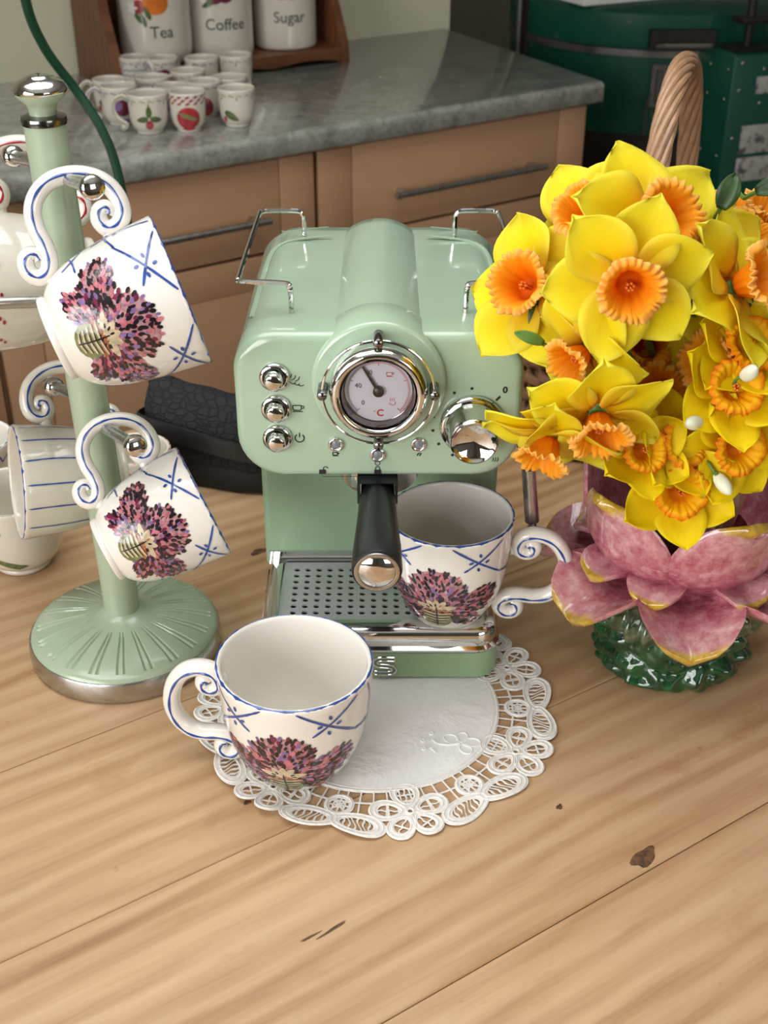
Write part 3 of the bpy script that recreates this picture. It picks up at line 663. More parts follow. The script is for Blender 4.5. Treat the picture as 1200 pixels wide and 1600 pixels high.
# ------------------------------------------------------------------ hand-painted mugs
PROFN = [(.50, 0), (.545, .008), (.555, .045), (.545, .062), (.60, .085), (.70, .15), (.785, .24), (.855, .36), (.905, .50), (.945, .66), (.975, .83), (1.0, 1.0)]
def smooth_prof(pr, n=3):
    return [(p.x, p.y) for p in spline([(r, h, 0) for r, h in pr], n)]
class Cup:
    """outer surface of a thrown mug: height H, rim radius R; decoration is laid on it in (sideways, up) metres around angle th0"""
    def __init__(s, R, H, prof=PROFN, foot=True, seed=0, wobble=.012):
        s.R, s.H = R, H; s.pr = [(r*R, h*H) for r, h in smooth_prof(prof, 3)]; s.seed = seed; s.wobble = wobble
        s.rn = random.Random(seed)
    def wob(s, a, h): return 1+s.wobble*(h/s.H)*math.cos(2*a+s.seed)+s.wobble*.5*(h/s.H)*math.cos(3*a+2*s.seed)
    def rad(s, h):
        p = s.pr
        for i in range(len(p)-1):
            if p[i][1] <= h <= p[i+1][1]:
                t = (h-p[i][1])/max(1e-9, p[i+1][1]-p[i][1]); return p[i][0]+(p[i+1][0]-p[i][0])*t
        return p[-1][0] if h > s.H/2 else p[0][0]
    def P(s, a, h, off=.0004):
        h = min(max(h, .0005), s.H); r = s.rad(h)
        sl = (s.rad(min(h+.002, s.H))-s.rad(max(h-.002, 0)))/.004
        q = s.wob(a, h)*r + off/math.sqrt(1+sl*sl)
        return Vector((q*math.cos(a), q*math.sin(a), h-off*sl/math.sqrt(1+sl*sl)))
    def S(s, th0, x, h, off=.0004):
        return s.P(th0 + x/max(s.rad(min(max(h, 0), s.H)), .012), h, off)
    def body(s, parent, m, th=.0042):
        pr = list(s.pr); inner = []
        for r, h in reversed(pr):
            if h < s.H*.10: continue
            inner.append((max(r-th, .004), max(h, s.H*.10)))
        rim = [(s.R-th*.12, s.H+th*.35), (s.R-th*.5, s.H+th*.5), (s.R-th*.88, s.H+th*.35)]
        full = [(0, .0015), (pr[0][0]*.86, .0015), (pr[0][0]*.9, 0)]+pr+rim+inner[0:]+[(inner[-1][0]*.75, s.H*.075), (0, s.H*.068)]
        return MB().lathe(full, 64, wob=lambda a, h: s.wob(a, h)).build('body', m, parent, sharp=70)
    def line(s, mb, th0, pts, w, mi, off=.0005, jit=.12, sub=5):
        sp = spline([(x, h, 0) for x, h in pts], sub) if len(pts) > 2 else [Vector((pts[0][0]+(pts[1][0]-pts[0][0])*i/8, pts[0][1]+(pts[1][1]-pts[0][1])*i/8, 0)) for i in range(9)]
        v = []
        for i, p in enumerate(sp):
            a = sp[max(i-1, 0)]; b = sp[min(i+1, len(sp)-1)]; d = (b-a); d.normalize()
            ww = w*(1+jit*math.sin(i*1.7+s.seed)+s.rn.uniform(-jit, jit))/2
            if i in (0, len(sp)-1): ww *= .5
            for sg in (-1, 1): v.append(s.S(th0, p.x-d.y*ww*sg, p.y+d.x*ww*sg, off))
        mb.add(v, [(2*i, 2*i+1, 2*i+3, 2*i+2) for i in range(len(sp)-1)], mi)
    def dab(s, mb, th0, x, h, rx, ry, rot, mi, off=.0005, n=8, point=0):
        v = []; c, sn = math.cos(rot), math.sin(rot)
        for i in range(n):
            a = 2*PI*i/n; ex, ey = rx*math.cos(a), ry*math.sin(a)*(1-point*math.cos(a))
            v.append(s.S(th0, x+ex*c-ey*sn, h+ex*sn+ey*c, off))
        if max(rx, ry) > .0050:
            for fr in (.75, .5, .25):
                for i in range(n):
                    a = 2*PI*i/n; ex, ey = rx*fr*math.cos(a), ry*fr*math.sin(a)*(1-point*math.cos(a)); v.append(s.S(th0, x+ex*c-ey*sn, h+ex*sn+ey*c, off))
            f = [(r*n+i, r*n+(i+1) % n, (r+1)*n+(i+1) % n, (r+1)*n+i) for r in range(3) for i in range(n)]
            v.append(s.S(th0, x, h, off)); mb.add(v, f+[(3*n+i, 3*n+(i+1) % n, 4*n) for i in range(n)], mi); return
        v.append(s.S(th0, x, h, off)); mb.add(v, [(i, (i+1) % n, n) for i in range(n)], mi)
BERRY_M = ['blue', 'p_black', 'p_pink', 'p_rose', 'p_mauve', 'p_plum', 'p_cream', 'p_olive', 'p_rust']
def blackberries(c, parent, th0, k=1.0, dh=0.0):
    mb = MB(); rn = c.rn; H = c.H; S0 = c.S
    up = [dh*H]
    c.S = lambda t_, x_, h_, o_=.0004: S0(t_, x_, h_+up[0]*(1-h_/H), o_)
    pick = lambda: rn.choices([1, 2, 4, 5, 3], [.50, .22, .09, .13, .06])[0]
    def berry(x, h, rx, ry, rot, n, fx, fh):
        # rosy wash, then brush dabs fanning out from the calyx
        c.dab(mb, th0, x, h, rx*.93, ry*.93, rot, 3, .00022, 20)
        cs, sn = math.cos(rot), math.sin(rot)
        for i in range(n):
            r = math.sqrt((i+.5)/n); a = i*2.39996+rn.uniform(-.2, .2)
            ex, ey = rx*r*math.cos(a), ry*r*math.sin(a); px, ph = x+ex*cs-ey*sn, h+ex*sn+ey*cs
            d = math.atan2(ph-fh, px-fx); big = rn.uniform(.75, 1.2)
            mi = pick() if r < .86 else rn.choice([1, 1, 1, 5, 2, 4])
            c.dab(mb, th0, px, ph, .0021*k*big, .00115*k*big, d+rn.uniform(-.3, .3), mi, .0004+.00025*rn.random(), 7)
    fx, fh = 0, .30*H
    berry(0, .52*H, .0185*k, .0205*k, PI/2, 170, fx, fh)
    for s in (-1, 1):
        berry(s*.0265*k, .37*H, .0195*k, .0115*k, s*.52, 120, fx, fh)
        berry(s*.0175*k, .165*H, .0125*k, .0075*k, -s*.35, 60, fx, fh)
    for a, l, mi in ((.2, .012, 6), (2.9, .012, 6), (.9, .009, 6), (2.25, .009, 6), (1.57, .008, 6), (-.45, .011, 8), (3.6, .011, 8)):
        c.dab(mb, th0, math.cos(a)*l*.55*k, fh+math.sin(a)*l*.55*k, l*.6*k, .0026*k, a, mi, .0008, 10, .3)
    c.dab(mb, th0, 0, .155*H, .0100*k, .0088*k, 0, 7, .00075, 16)
    for q in range(5):
        hh = (.08+.042*q)*H; w = (.0055+.0011*q)*k
        c.line(mb, th0, [(-w, hh+.001), (0, hh-.0008), (w, hh+.001)], .0012*k, 6, .0009); c.line(mb, th0, [(-w, hh+.0022), (0, hh+.0006), (w, hh+.0022)], .0005*k, 1, .00095)
    c.line(mb, th0, [(0, .06*H), (.0004, .2*H), (0, .33*H)], .0009*k, 1, .00105)
    for q in range(12):
        a = q*.55; c.dab(mb, th0, .006*k*math.cos(a), fh+.004*k*math.sin(a), .0016*k, .0007*k, a, rn.choice([1, 8, 6, 1]), .00085, 6)
    # cobalt lattice with dots round each crossing
    def cross(x, h, d):
        for sx, sy in ((-1, .1), (1, -.1), (.1, 1), (-.1, -1)):
            c.dab(mb, th0, x+sx*.0058*k*d, h+sy*.0058*k*d, .0018*k, .0011*k, math.atan2(sy, sx)+.4, 0, .0006, 8)
    W = .00150*k
    for s in (-1, 1):
        c.line(mb, th0, [(s*.010*k, .995*H), (s*.027*k, .83*H), (s*.048*k, .62*H)], W, 0); c.line(mb, th0, [(s*.048*k, .99*H), (s*.030*k, .84*H), (s*.018*k, .74*H)], W, 0)
        cross(s*.0285*k, .825*H, 1)
        c.line(mb, th0, [(s*.060*k, .99*H), (s*.066*k, .70*H), (s*.060*k, .45*H)], W, 0); c.line(mb, th0, [(s*.046*k, .64*H), (s*.066*k, .58*H), (s*.085*k, .66*H)], W, 0)
        cross(s*.064*k, .60*H, 1)
        c.line(mb, th0, [(s*.046*k, .15*H), (s*.056*k, .30*H), (s*.068*k, .38*H)], W*.8, 0); c.line(mb, th0, [(s*.040*k, .26*H), (s*.055*k, .25*H), (s*.074*k, .16*H)], W*.8, 0)
    c.S = S0
    return mb.build('painted_blackberries', [M[q] for q in BERRY_M], parent, smooth=False, fix=False)
# handle path measured along the axis (a, from the base) and out from the axis (r), for a mug of height .098
HP = [(203, 327), (206, 320), (199, 315), (189, 321), (188, 336), (199, 348), (215, 345), (226, 328), (223, 302), (207, 277), (182, 262), (150, 257), (118, 264), (94, 283), (82, 310), (84, 340), (93, 366), (97, 390), (92, 410), (77, 418), (62, 409), (58, 392), (66, 380), (78, 381), (82, 390)]
def handle_pts():
    ax = Vector((.963, -.27)); rd = Vector((-.27, -.963)); out = []
    for x, y in HP:
        d = Vector((x-85, y-522))*.000436; out.append((d.dot(rd), d.dot(ax)))
    return out
HPTS = handle_pts()
def mug_handle(c, parent, m, line_m, squash=1.0, out=0.0, lift=0.0, thick=.0066, line=True, side=0):
    k = c.H/.098; R = c.R
    pts = [(R*.86+(r*k-R*.86)*squash+out, 0, a*k+lift) for r, a in HPTS]
    sp = spline(pts, 5); n = len(sp)
    rad = [thick*k*(.72+.28*min(1, i/12, (n-1-i)/12)) for i in range(n)]
    MB().tube(sp, rad, 12, up=(0, 1, 0), flat=1.12).build('handle', m, parent)
    if line:
        mb = MB()
        for sd in (-1, 1):
            q = [Vector((p.x, sd*(rad[i]*1.12-.0002), p.z)) for i, p in enumerate(sp)]
            w = [.00095*k*(1+.25*math.sin(i*.9)) for i in range(n)]
            mb.tube(q, w, 6, up=(0, 1, 0), flat=.7)
        mb.build('handle_line', line_m, parent)
    # clay pads that join the handle to the wall
    mb = MB()
    for (r, a) in ((R*.86+(HPTS[5][0]*k-R*.86)*squash+out, HPTS[5][1]*k+lift), (R*.86+(HPTS[18][0]*k-R*.86)*squash+out, HPTS[18][1]*k+lift)):
        a = min(max(a, .01), c.H*.97); w = c.rad(a)
        mb.tube([(w-.002, 0, a), (max(r, w+.002), 0, a)], [.0062*k, .0050*k], 10)
    mb.build('handle_joint', m, parent)
def rim_line(c, parent, m, w=.0011):
    n = 72; pts = []; rr = []
    for i in range(n):
        a = 2*PI*i/n; pts.append((c.R-.0014)*c.wob(a, c.H)*Vector((math.cos(a), math.sin(a), 0))+Vector((0, 0, c.H+.0011)))
        rr.append(w*(1+.35*math.sin(i*2.3+c.seed)*math.sin(i*.7)))
    MB().tube(pts, rr, 6, closed=True).build('rim_line', m, parent)
def frame(origin, zdir, xdir):
    z = Vector(zdir).normalized(); x = Vector(xdir); x = (x-z*x.dot(z)).normalized(); y = z.cross(x)
    m = Matrix((x, y, z)).transposed().to_4x4(); m.translation = origin; return m
NOFOOT = [(.50, 0), (.55, .012), (.60, .05), (.69, .13), (.775, .22), (.85, .34), (.905, .48), (.945, .64), (.975, .82), (1.0, 1.0)]
# front cup on the doily: handle to the left
c = Cup(.0585, .0985, NOFOOT, seed=1)
t = thing('painted_cup', 'large white cup painted with blackberries standing on the doily in front of the machine', 'cup', mat4=frame(Vector((-.0665, .733, .0022)), (0, -.01, 1), (-1, .12, 0)))
c.body(t, M['ivory']); mug_handle(c, t, M['ivory'], M['blue'], squash=.84, lift=.003); rim_line(c, t, M['blue']); blackberries(c, t, PI/2-.02, 1.30, .03)
# cup under the brew head: handle to the right
c = Cup(.0525, .095, NOFOOT, seed=4)
t = thing('painted_cup', 'white blackberry cup standing on the drip tray under the portafilter', 'cup', mat4=frame(Vector((.0535, .869, .0505)), (.012, 0, 1), (1, -.10, 0)))
c.body(t, M['ivory']); mug_handle(c, t, M['ivory'], M['blue'], squash=.92); rim_line(c, t, M['blue']); blackberries(c, t, -PI/2-.16, 1.22, .05)

# ------------------------------------------------------------------ mug stand
TX, TY = -.227, .886
tr = thing('mug_tree', 'sage green mug stand with chrome arms and round ribbed base', 'mug stand', (TX, TY, 0))
MB().lathe([(0, 0), (.0800, 0), (.0822, .002), (.0826, .008), (.0822, .0185), (.0812, .0205), (0, .0205)], 80).build('base_ring', M['steel'], tr, sharp=50)
mb = MB(); NS = 240; prof = [(.0150, .0420), (.0185, .0395), (.024, .0375), (.030, .0362), (.040, .0345), (.052, .0322), (.064, .0292), (.072, .0266), (.0765, .0246), (.0790, .0228), (.0802, .0206)]
v = []; K = len(prof)
pr2 = [(p.x, p.y) for p in spline([(r, h, 0) for r, h in prof], 2)]; K = len(pr2)
for i in range(NS):
    a = 2*PI*i/NS; ph = (i % 12)
    for r, h in pr2:
        gdep = 0
        if .030 < r < .0745:
            # two parallel grooves in each of 20 sectors
            off = min(abs((ph-4)*2*PI/NS*r), abs((ph-8)*2*PI/NS*r)) if False else (0 if ph in (4, 7) else 1)
            gdep = .0016 if ph in (4, 7) else 0
        v.append((r*math.cos(a), r*math.sin(a), h-gdep))
f = [(i*K+j, ((i+1) % NS)*K+j, ((i+1) % NS)*K+j+1, i*K+j+1) for i in range(NS) for j in range(K-1)]
mb.add(v, f).build('ribbed_dome', M['tree_green'], tr, sharp=25)
lean = Vector((-.011, .004, .42))
pt = lambda z: Vector((0, 0, .036))+lean*((z-.036)/.42)
mb = MB().tube([pt(.030), pt(.20), pt(.455)], [.0152, .0150, .0149], 36); mb.build('pole', M['tree_green'], tr, sharp=50)
zt = pt(.455)
MB().lathe([(0, -.002), (.0158, -.002), (.0162, .0005), (.0158, .003), (.0120, .0045), (0, .0045)], 36).build('collar', M['dsteel'], tr, m=Matrix.Translation(zt))
MB().lathe([(0, .003), (.0095, .003), (.0098, .008), (.0110, .012), (.0170, .0170), (.0182, .0195), (0, .0195)], 36).build('knob', M['tree_green'], tr, m=Matrix.Translation(zt))
MB().lathe([(.0182, .0195), (.0190, .0205), (.0188, .0225), (.0165, .0262), (.0110, .0290), (.0080, .0296), (.0076, .0303), (.0050, .0310), (0, .0312)], 40).build('knob_cap', M['chrome'], tr, m=Matrix.Translation(zt), sharp=60)
def arm(z, dx, dy, dz, ln):
    d = Vector((dx, dy, dz)).normalized(); p0 = pt(z)+d*.010; p1 = pt(z)+d*ln
    ar = MB().tube([p0, p1], .0046, 14).build('arm', M['dsteel'] if False else M['steel'], tr)
    MB().tube([p1-d*.002, p1, p1+d*.004, p1+d*.008, p1+d*.0095], [.0050, .0078, .0085, .0080, .0062], 18).build('arm_cap', M['chrome'], ar, sharp=50)
arm(.417, .048, -.086, .016, .092); arm(.424, -.050, .070, -.012, .074)
arm(.222, .052, -.086, .022, .096); arm(.238, -.050, .070, -.018, .074)
arm(.322, -.090, -.040, .012, .115); arm(.285, .012, .090, .004, .085)

def hang(pix_c, Y, ang, axis_len_px, flip, turn=0.0):
    """pose of a hanging mug: middle of the body at pixel pix_c and distance Y; ang = tilt of the axis in view, flip = mouth to the left"""
    p = at(pix_c[0], pix_c[1], Y); vr = (p-Vector((0, 0, CAM_H))).normalized()
    rt = vr.cross(Vector((0, 0, 1))).normalized(); up = rt.cross(vr).normalized(); tw = -vr
    ca, sa = math.cos(ang), math.sin(ang)
    axd = (rt*(-ca if flip else ca) + up*sa + tw*turn).normalized()
    hd = (rt*(sa if flip else -sa) + up*ca)
    return p, axd, hd
def hung_mug(label, pix, Y, ang, R, H, flip, seed, turn=0.0, m='ivory'):
    p, axd, hd = hang(pix, Y, ang, 0, flip, turn)
    c = Cup(R, H, PROFN, seed=seed)
    t = thing('painted_mug', label, 'mug', mat4=frame(p-axd*(H/2), axd, hd)); c.body(t, M[m]); return c, t
c, t = hung_mug('white blackberry mug hanging from the top front arm of the mug stand', (182, 492), .828, math.radians(17), .0555, .094, False, 2, .04)
mug_handle(c, t, M['ivory'], M['blue']); rim_line(c, t, M['blue']); blackberries(c, t, PI/2+.22, 1.26, .14)
c, t = hung_mug('smaller white blackberry mug hanging low on the mug stand above its base', (240, 822), .826, math.radians(21), .0475, .0835, False, 3, .05)
mug_handle(c, t, M['ivory'], M['blue']); rim_line(c, t, M['blue']); blackberries(c, t, PI/2+.18, 1.10, .12)
c, t = hung_mug('white mug with thin blue stripes hanging at the left of the mug stand', (112, 746), .945, math.radians(3), .0495, .090, True, 5, .16, 'ivory2')
mug_handle(c, t, M['ivory2'], M['blue']); rim_line(c, t, M['blue'], .0010)
mb = MB()
for q in range(-5, 7):
    c.line(mb, -PI/2, [(q*.0205-.004, .985*c.H), (q*.0205-.004+.0009*(q % 2), .7*c.H), (q*.0195-.004, .4*c.H), (q*.0180-.004, .12*c.H)], .0012, 0)
mb.build('painted_stripes', M['blue'], t, smooth=False, fix=False)
c, t = hung_mug('white mug with crimson handle line hanging at the top left of the mug stand', (52, 437), .945, math.radians(2), .0555, .098, True, 6, .10, 'ivory2')
mug_handle(c, t, M['ivory2'], M['red']); rim_line(c, t, M['red'])
mb = MB()
for q in range(-4, 5):
    for j in range(3): c.dab(mb, -PI/2, .012+q*.022+(.0035 if j == 1 else 0), (.86-.03*j)*c.H+.0, .0020, .0012, 0, 0)
    c.line(mb, -PI/2, [(q*.022, .97*c.H), (q*.022+.004, .90*c.H), (q*.022+.010, .93*c.H)], .0012, 0)
mb.build('painted_motif', M['red'], t, smooth=False, fix=False)
# mugs standing on the table behind the stand
def standing(label, x, y, R, H, hdir, seed, deco, m='ivory2'):
    c = Cup(R, H, PROFN, seed=seed); t = thing('standing_mug', label, 'mug', mat4=frame(Vector((x, y, .0002)), (0, 0, 1), hdir))
    c.body(t, M[m]); mug_handle(c, t, M[m], M[deco]); rim_line(c, t, M[deco], .0008); return c, t
c, t = standing('cream mug with a green leaf and swirl standing on the table behind the striped mug', -.352, 1.022, .049, .078, (-1, .3, 0), 7, 'p_green')
mb = MB(); th = -1.35-PI
for q in range(9): c.line(mb, th, [(-.030+.002*q, .030+.0022*(q % 3)), (-.012, .0245+.0012*(q % 4)), (.010+.001*q, .0140+.0004*q)], .0032, q % 2)
c.line(mb, th, [(-.004+.0055*math.cos(i*.7)*(1-i*.07), .058+.0055*math.sin(i*.7)*(1-i*.07)) for i in range(10)], .0016, 0)
mb.build('painted_leaf', [M['p_green'], M['p_olive']], t, smooth=False, fix=False)
c, t = standing('white mug with blue scrolls and red spots at the left edge behind the leaf mug', -.425, 1.120, .048, .082, (-.2, 1, 0), 8, 'blue', 'ivory')
mb = MB(); th = -1.2+PI*.5-PI/2
for q in range(-5, 6):
    c.line(mb, th, [(q*.014, .070), (q*.014+.005, .074), (q*.014+.009, .068), (q*.014+.013, .071)], .0014, 0)
    c.dab(mb, th, q*.015, .045, .006, .005, 0, 1)
mb.build('painted_scrolls', [M['blue'], M['p_pink']], t, smooth=False, fix=False)
c, t = standing('small cream mug with red dots standing behind the pole of the mug stand', -.2530, 1.118, .036, .072, (0, 1, 0), 9, 'red')
mb = MB()
for q in range(-6, 7): c.dab(mb, PI, q*.006, .057, .0013, .0016, 0, 0)
c.line(mb, PI, [(q*.006, .0625) for q in range(-7, 8)], .0010, 0)
mb.build('painted_dots', M['red'], t, smooth=False, fix=False)

# ------------------------------------------------------------------ lace doily (real holes, cut with marching squares)
DC = Vector((-.006, .801, 0))
PETALS = ((180, .0165, .0115, .0095), (104, .0165, .0125, .0088), (-104, .0165, .0125, .0088), (34, .0160, .0118, .0088), (-34, .0160, .0118, .0088))
LEAF_A, LEAF_T = .315, -.22
def doily_mesh():
    h = .00078; n = int(2*.160/h)+1; g = (np.arange(n)-(n-1)/2)*h
    X, Y = np.meshgrid(g, g, indexing='ij'); R = np.hypot(X, Y); A = np.arctan2(Y, X)
    NSEC = 7; per = 2*PI/NSEC; A0 = math.radians(-78)
    ph = (A-A0+per/2) % per - per/2                  # angle from the nearest flower motif
    x = R*np.sin(ph); y = R*np.cos(ph)                # sector frame: y outwards
    f = np.maximum(.0985-R, .0024-np.abs(R-.0985))    # plain cloth and its bound edge
    def ell(lx, ly, la, lb, egg=0.0):
        k = np.hypot(lx/la, ly/(lb*(1+egg*np.clip(lx/la, -1, 1)))); return (k-1)*np.minimum(la, lb)*(.75+.25*np.minimum(k, 1.5))
    def tape(d, w): return w-np.abs(d)
    fy = .1230
    for ang, dist, la, lb in PETALS:                  # flower: five windows outlined in tape, crossed threads
        t = math.radians(ang); dx, dy = math.sin(t), math.cos(t); px, py = x-dx*dist, y-fy-dy*dist
        lx, ly = px*dx+py*dy, -px*dy+py*dx; d = ell(lx, ly, la, lb, .22)
        f = np.where(d < 0, np.maximum(np.where(d < -.0024, -1.0, f), -1) if False else f, f)
        f = np.maximum(np.where(d < 0, np.minimum(f, -d*0-.0003), f), tape(d+.0006, .0024))
        thr = np.maximum(.00065-np.abs(lx-.001), .00060-np.abs(ly+.0005*np.sin(lx*900)))
        f = np.maximum(f, np.minimum(thr, .0010-d))
    f = np.maximum(f, .0052-np.hypot(x, y-fy)); f = np.minimum(f, np.hypot(x, y-fy)-.0017)
    for sg in (-1, 1):                                # long leaves left and right of each flower, filled with threads
        q = sg*ph-LEAF_A; lx = R*np.sin(q); ly = R*np.cos(q)-.1350; c_, s_ = math.cos(LEAF_T), math.sin(LEAF_T)
        l2, m2 = lx*c_+ly*s_, -lx*s_+ly*c_; d = ell(l2, m2, .0190, .0098, -.15)
        f = np.maximum(np.where(d < 0, np.minimum(f, -.0003), f), tape(d+.0004, .0025))
        thr = .00062-np.abs(((l2+m2*.50+.0010*np.sin(m2*620+l2*300)+.1) % .0040)-.0020)
        f = np.maximum(f, np.minimum(thr, .0010-d))
    q = (A-A0) % per-per/2; lx = R*np.sin(q); ly = R*np.cos(q)-.1165   # spoked rosette between leaves
    r = np.hypot(lx, ly); t = np.arctan2(lx, ly); d = r-.0098
    f = np.maximum(np.where(d < 0, np.minimum(f, -.0003), f), tape(d+.0004, .0022))
    f = np.maximum(f, np.minimum(np.maximum(.00062-np.abs(np.sin(t*4))*r*.25, .0022-r), .001-d))
    # thin brides tie the motifs to the cloth and to each other
    br = .00065-np.abs(((np.abs(ph)*.112+.001) % .0105)-.0052)
    f = np.maximum(f, np.minimum(br, np.minimum(.1270-R, R-.097)))
    f = np.maximum(f, np.minimum(.0008-np.abs(R-.1120), .5))
    # height: gentle waves in the lace, lifted ruffle at the front left
    Z = .0009+.0004*(np.sin(X*70+1)*np.cos(Y*60)+1)
    ruf = np.clip((R-.118)/.034, 0, 1)**2*(np.exp(-((A-math.radians(-118))/.40)**2)*.0065+np.exp(-((A-math.radians(-150))/.25)**2)*.003+.0010*(1+np.sin(A*14)))
    Z = Z+ruf
    verts = []; faces = []; vid = {}; eid = {}
    ins = f > 0
    def gv(i, j):
        k = (i, j)
        if k not in vid: vid[k] = len(verts); verts.append((g[i], g[j], Z[i, j]))
        return vid[k]
    def ev(i, j, i2, j2):
        k = (i, j, i2, j2) if (i, j) < (i2, j2) else (i2, j2, i, j)
        if k not in eid:
            a, b = f[i, j], f[i2, j2]; t = a/(a-b); t = min(max(t, .02), .98)
            eid[k] = len(verts); verts.append((g[i]+(g[i2]-g[i])*t, g[j]+(g[j2]-g[j])*t, Z[i, j]+(Z[i2, j2]-Z[i, j])*t))
        return eid[k]
    cnt = ins[:-1, :-1].astype(int)+ins[1:, :-1]+ins[1:, 1:]+ins[:-1, 1:]
    # the plain cloth in the middle needs no fine grid
    I, J = np.nonzero(cnt)
    for i, j in zip(I.tolist(), J.tolist()):
        if cnt[i, j] == 4:
            faces.append((gv(i, j), gv(i+1, j), gv(i+1, j+1), gv(i, j+1))); continue
        cs = ((i, j), (i+1, j), (i+1, j+1), (i, j+1)); poly = []
        for q in range(4):
            p, r = cs[q], cs[(q+1) % 4]
            if ins[p]: poly.append(gv(*p))
            if ins[p] != ins[r]: poly.append(ev(p[0], p[1], r[0], r[1]))
        if len(poly) >= 3: faces.append(tuple(poly))
    return verts, faces, (X, Y, Z)
dv, df, _ = doily_mesh()
do = thing('lace_doily', 'round white linen doily with cutwork lace border under the coffee machine', 'doily', DC)
nv = len(dv)
# cloth and lace share one woven piece; a second layer underneath gives it thickness
mb = MB(); mb.v = dv; mb.f = [q for q in df]
cl_r = .1005
mi = []
for q in df:
    p = dv[q[0]]; mi.append(0 if p[0]**2+p[1]**2 < cl_r**2 else 1)
mb.mi = mi
cloth = mb.build('cloth_and_lace', [M['linen'], M['thread']], do, sharp=None, fix=False)
so = cloth.modifiers.new('thickness', 'SOLIDIFY'); so.thickness = .0007; so.offset = -1
NSEC = 7; A0 = math.radians(-78); per = 2*PI/NSEC
def dz(x, y):
    R = math.hypot(x, y); A = math.atan2(y, x)
    z = .0009+.0004*(math.sin(x*70+1)*math.cos(y*60)+1)
    r = min(max((R-.118)/.034, 0), 1)**2*(math.exp(-((A-math.radians(-118))/.40)**2)*.0065+math.exp(-((A-math.radians(-150))/.25)**2)*.003+.0010*(1+math.sin(A*14)))
    return z+r
mb = MB()
def cord(pts, r, closed=False): mb.tube([(p[0], p[1], dz(p[0], p[1])+r*.35) for p in pts], r, 5, closed=closed, flat=.8, up=(0, 0, 1))
for rr, w in ((.0995, .0007), (.0965, .0004)): cord([(rr*math.cos(2*PI*i/160), rr*math.sin(2*PI*i/160)) for i in range(160)], w, True)
for s in range(NSEC):
    a0 = A0+s*per
    def sec(x, y): 
        r = math.hypot(x, y); q = a0+math.atan2(x, y); return (r*math.cos(q), r*math.sin(q))
    for ang, dist, la, lb in PETALS:
        t = math.radians(ang); dx, dy = math.sin(t), math.cos(t)
        for sh in (-.0022, .0012):
            pts = []
            for q in range(26):
                ca, sa = math.cos(2*PI*q/26), math.sin(2*PI*q/26); ex = (la+sh)*ca; ey = (lb+sh)*(1+.22*ca)*sa
                pts.append(sec(dx*dist+ex*dx-ey*dy, .1230+dy*dist+ex*dy+ey*dx))
            cord(pts, .0006, True)
    cord([sec(.0028*math.cos(q*PI/5), .1230+.0028*math.sin(q*PI/5)) for q in range(10)], .0010, True)
    for sg in (-1, 1):
        for sh in (-.0022, .0014):
            pts = []
            for q in range(30):
                ca, sa = math.cos(2*PI*q/30), math.sin(2*PI*q/30); ex = (.0190+sh)*ca; ey = (.0098+sh)*(1-.15*ca)*sa
                lx = ex*math.cos(LEAF_T)-ey*math.sin(LEAF_T); ly = .1350+ex*math.sin(LEAF_T)+ey*math.cos(LEAF_T)
                r = math.hypot(lx, ly); an = a0+sg*(LEAF_A+math.atan2(lx, ly)); pts.append((r*math.cos(an), r*math.sin(an)))
            cord(pts, .0006, True)
    pts = [(.0098*math.cos(q*PI/10), .1165+.0098*math.sin(q*PI/10)) for q in range(20)]
    cord([(math.hypot(*p)*math.cos(a0+per/2+math.atan2(p[0], p[1])), math.hypot(*p)*math.sin(a0+per/2+math.atan2(p[0], p[1]))) for p in pts], .0007, True)
mb.build('corded_edging', M['thread'], do)
mb = MB()
def emb(cx, cy, rot, sc=1.0):
    c, s = math.cos(rot), math.sin(rot); W = lambda x, y: (cx+sc*(x*c-y*s), cy+sc*(x*s+y*c))
    for ang, l, w in ((.4, .016, .005), (1.5, .013, .0045), (2.7, .014, .005), (-.7, .013, .0045)):
        pts = []
        for q in range(16):
            t = 2*PI*q/16; lx = l*.6+l*.45*math.cos(t); ly = w*math.sin(t); pts.append(W(lx*math.cos(ang)-ly*math.sin(ang), lx*math.sin(ang)+ly*math.cos(ang)))
        cord(pts, .0008, True)
    cord([W(0, 0), W(-.008, -.004), W(-.017, -.005), W(-.022, -.001)], .0011); cord([W(-.017, -.005), W(-.021, -.011), W(-.016, -.015)], .0009)
    for ex, ey in ((-.024, .006), (-.029, -.004), (-.026, -.013)): cord([W(ex+.0015*math.cos(q), ey+.0015*math.sin(q)) for q in range(6)], .0012, True)
emb(.066, -.046, -.25); emb(-.060, .05, 2.4); emb(-.068, -.055, 4.2)
mb.build('embroidery', M['linen'], do)
# ------------------------------------------------------------------ lotus vase
VX, VY = .2475, .872
vs = thing('lotus_vase', 'glazed ceramic vase shaped as a pink lotus with yellow tips on a green leafy foot', 'vase', (VX, VY, 0))
def lumpy(name, levels, ex, ey, m, lump, fr, n=170, seed=0):
    rings = []
    for r, z in levels:
        ring = []
        for i in range(n):
            a = 2*PI*i/n
            p = Vector((math.cos(a)*3.1, math.sin(a)*3.1, z*fr))
            d = 1+lump*(abs(mnoise.noise(p*1.15+Vector((seed, 0, 0))))*2.2-.45+.35*mnoise.noise(p*2.2+Vector((0, seed, 0))))
            ring.append((ex*r*d*math.cos(a), ey*r*d*math.sin(a), z))
        rings.append(ring)
    o = MB().loft(rings).build(name, m, vs, sharp=80); return o
lv = [(.88, 0), (.97, .003)]+[(1.0+.02*math.sin(i*.3), .005+.0015*i) for i in range(32)]+[(.98, .054), (.95, .058), (.90, .062), (.80, .068)]
lumpy('leafy_foot', lv, .0625, .0570, M['greenglaze'], .11, 58, seed=3)
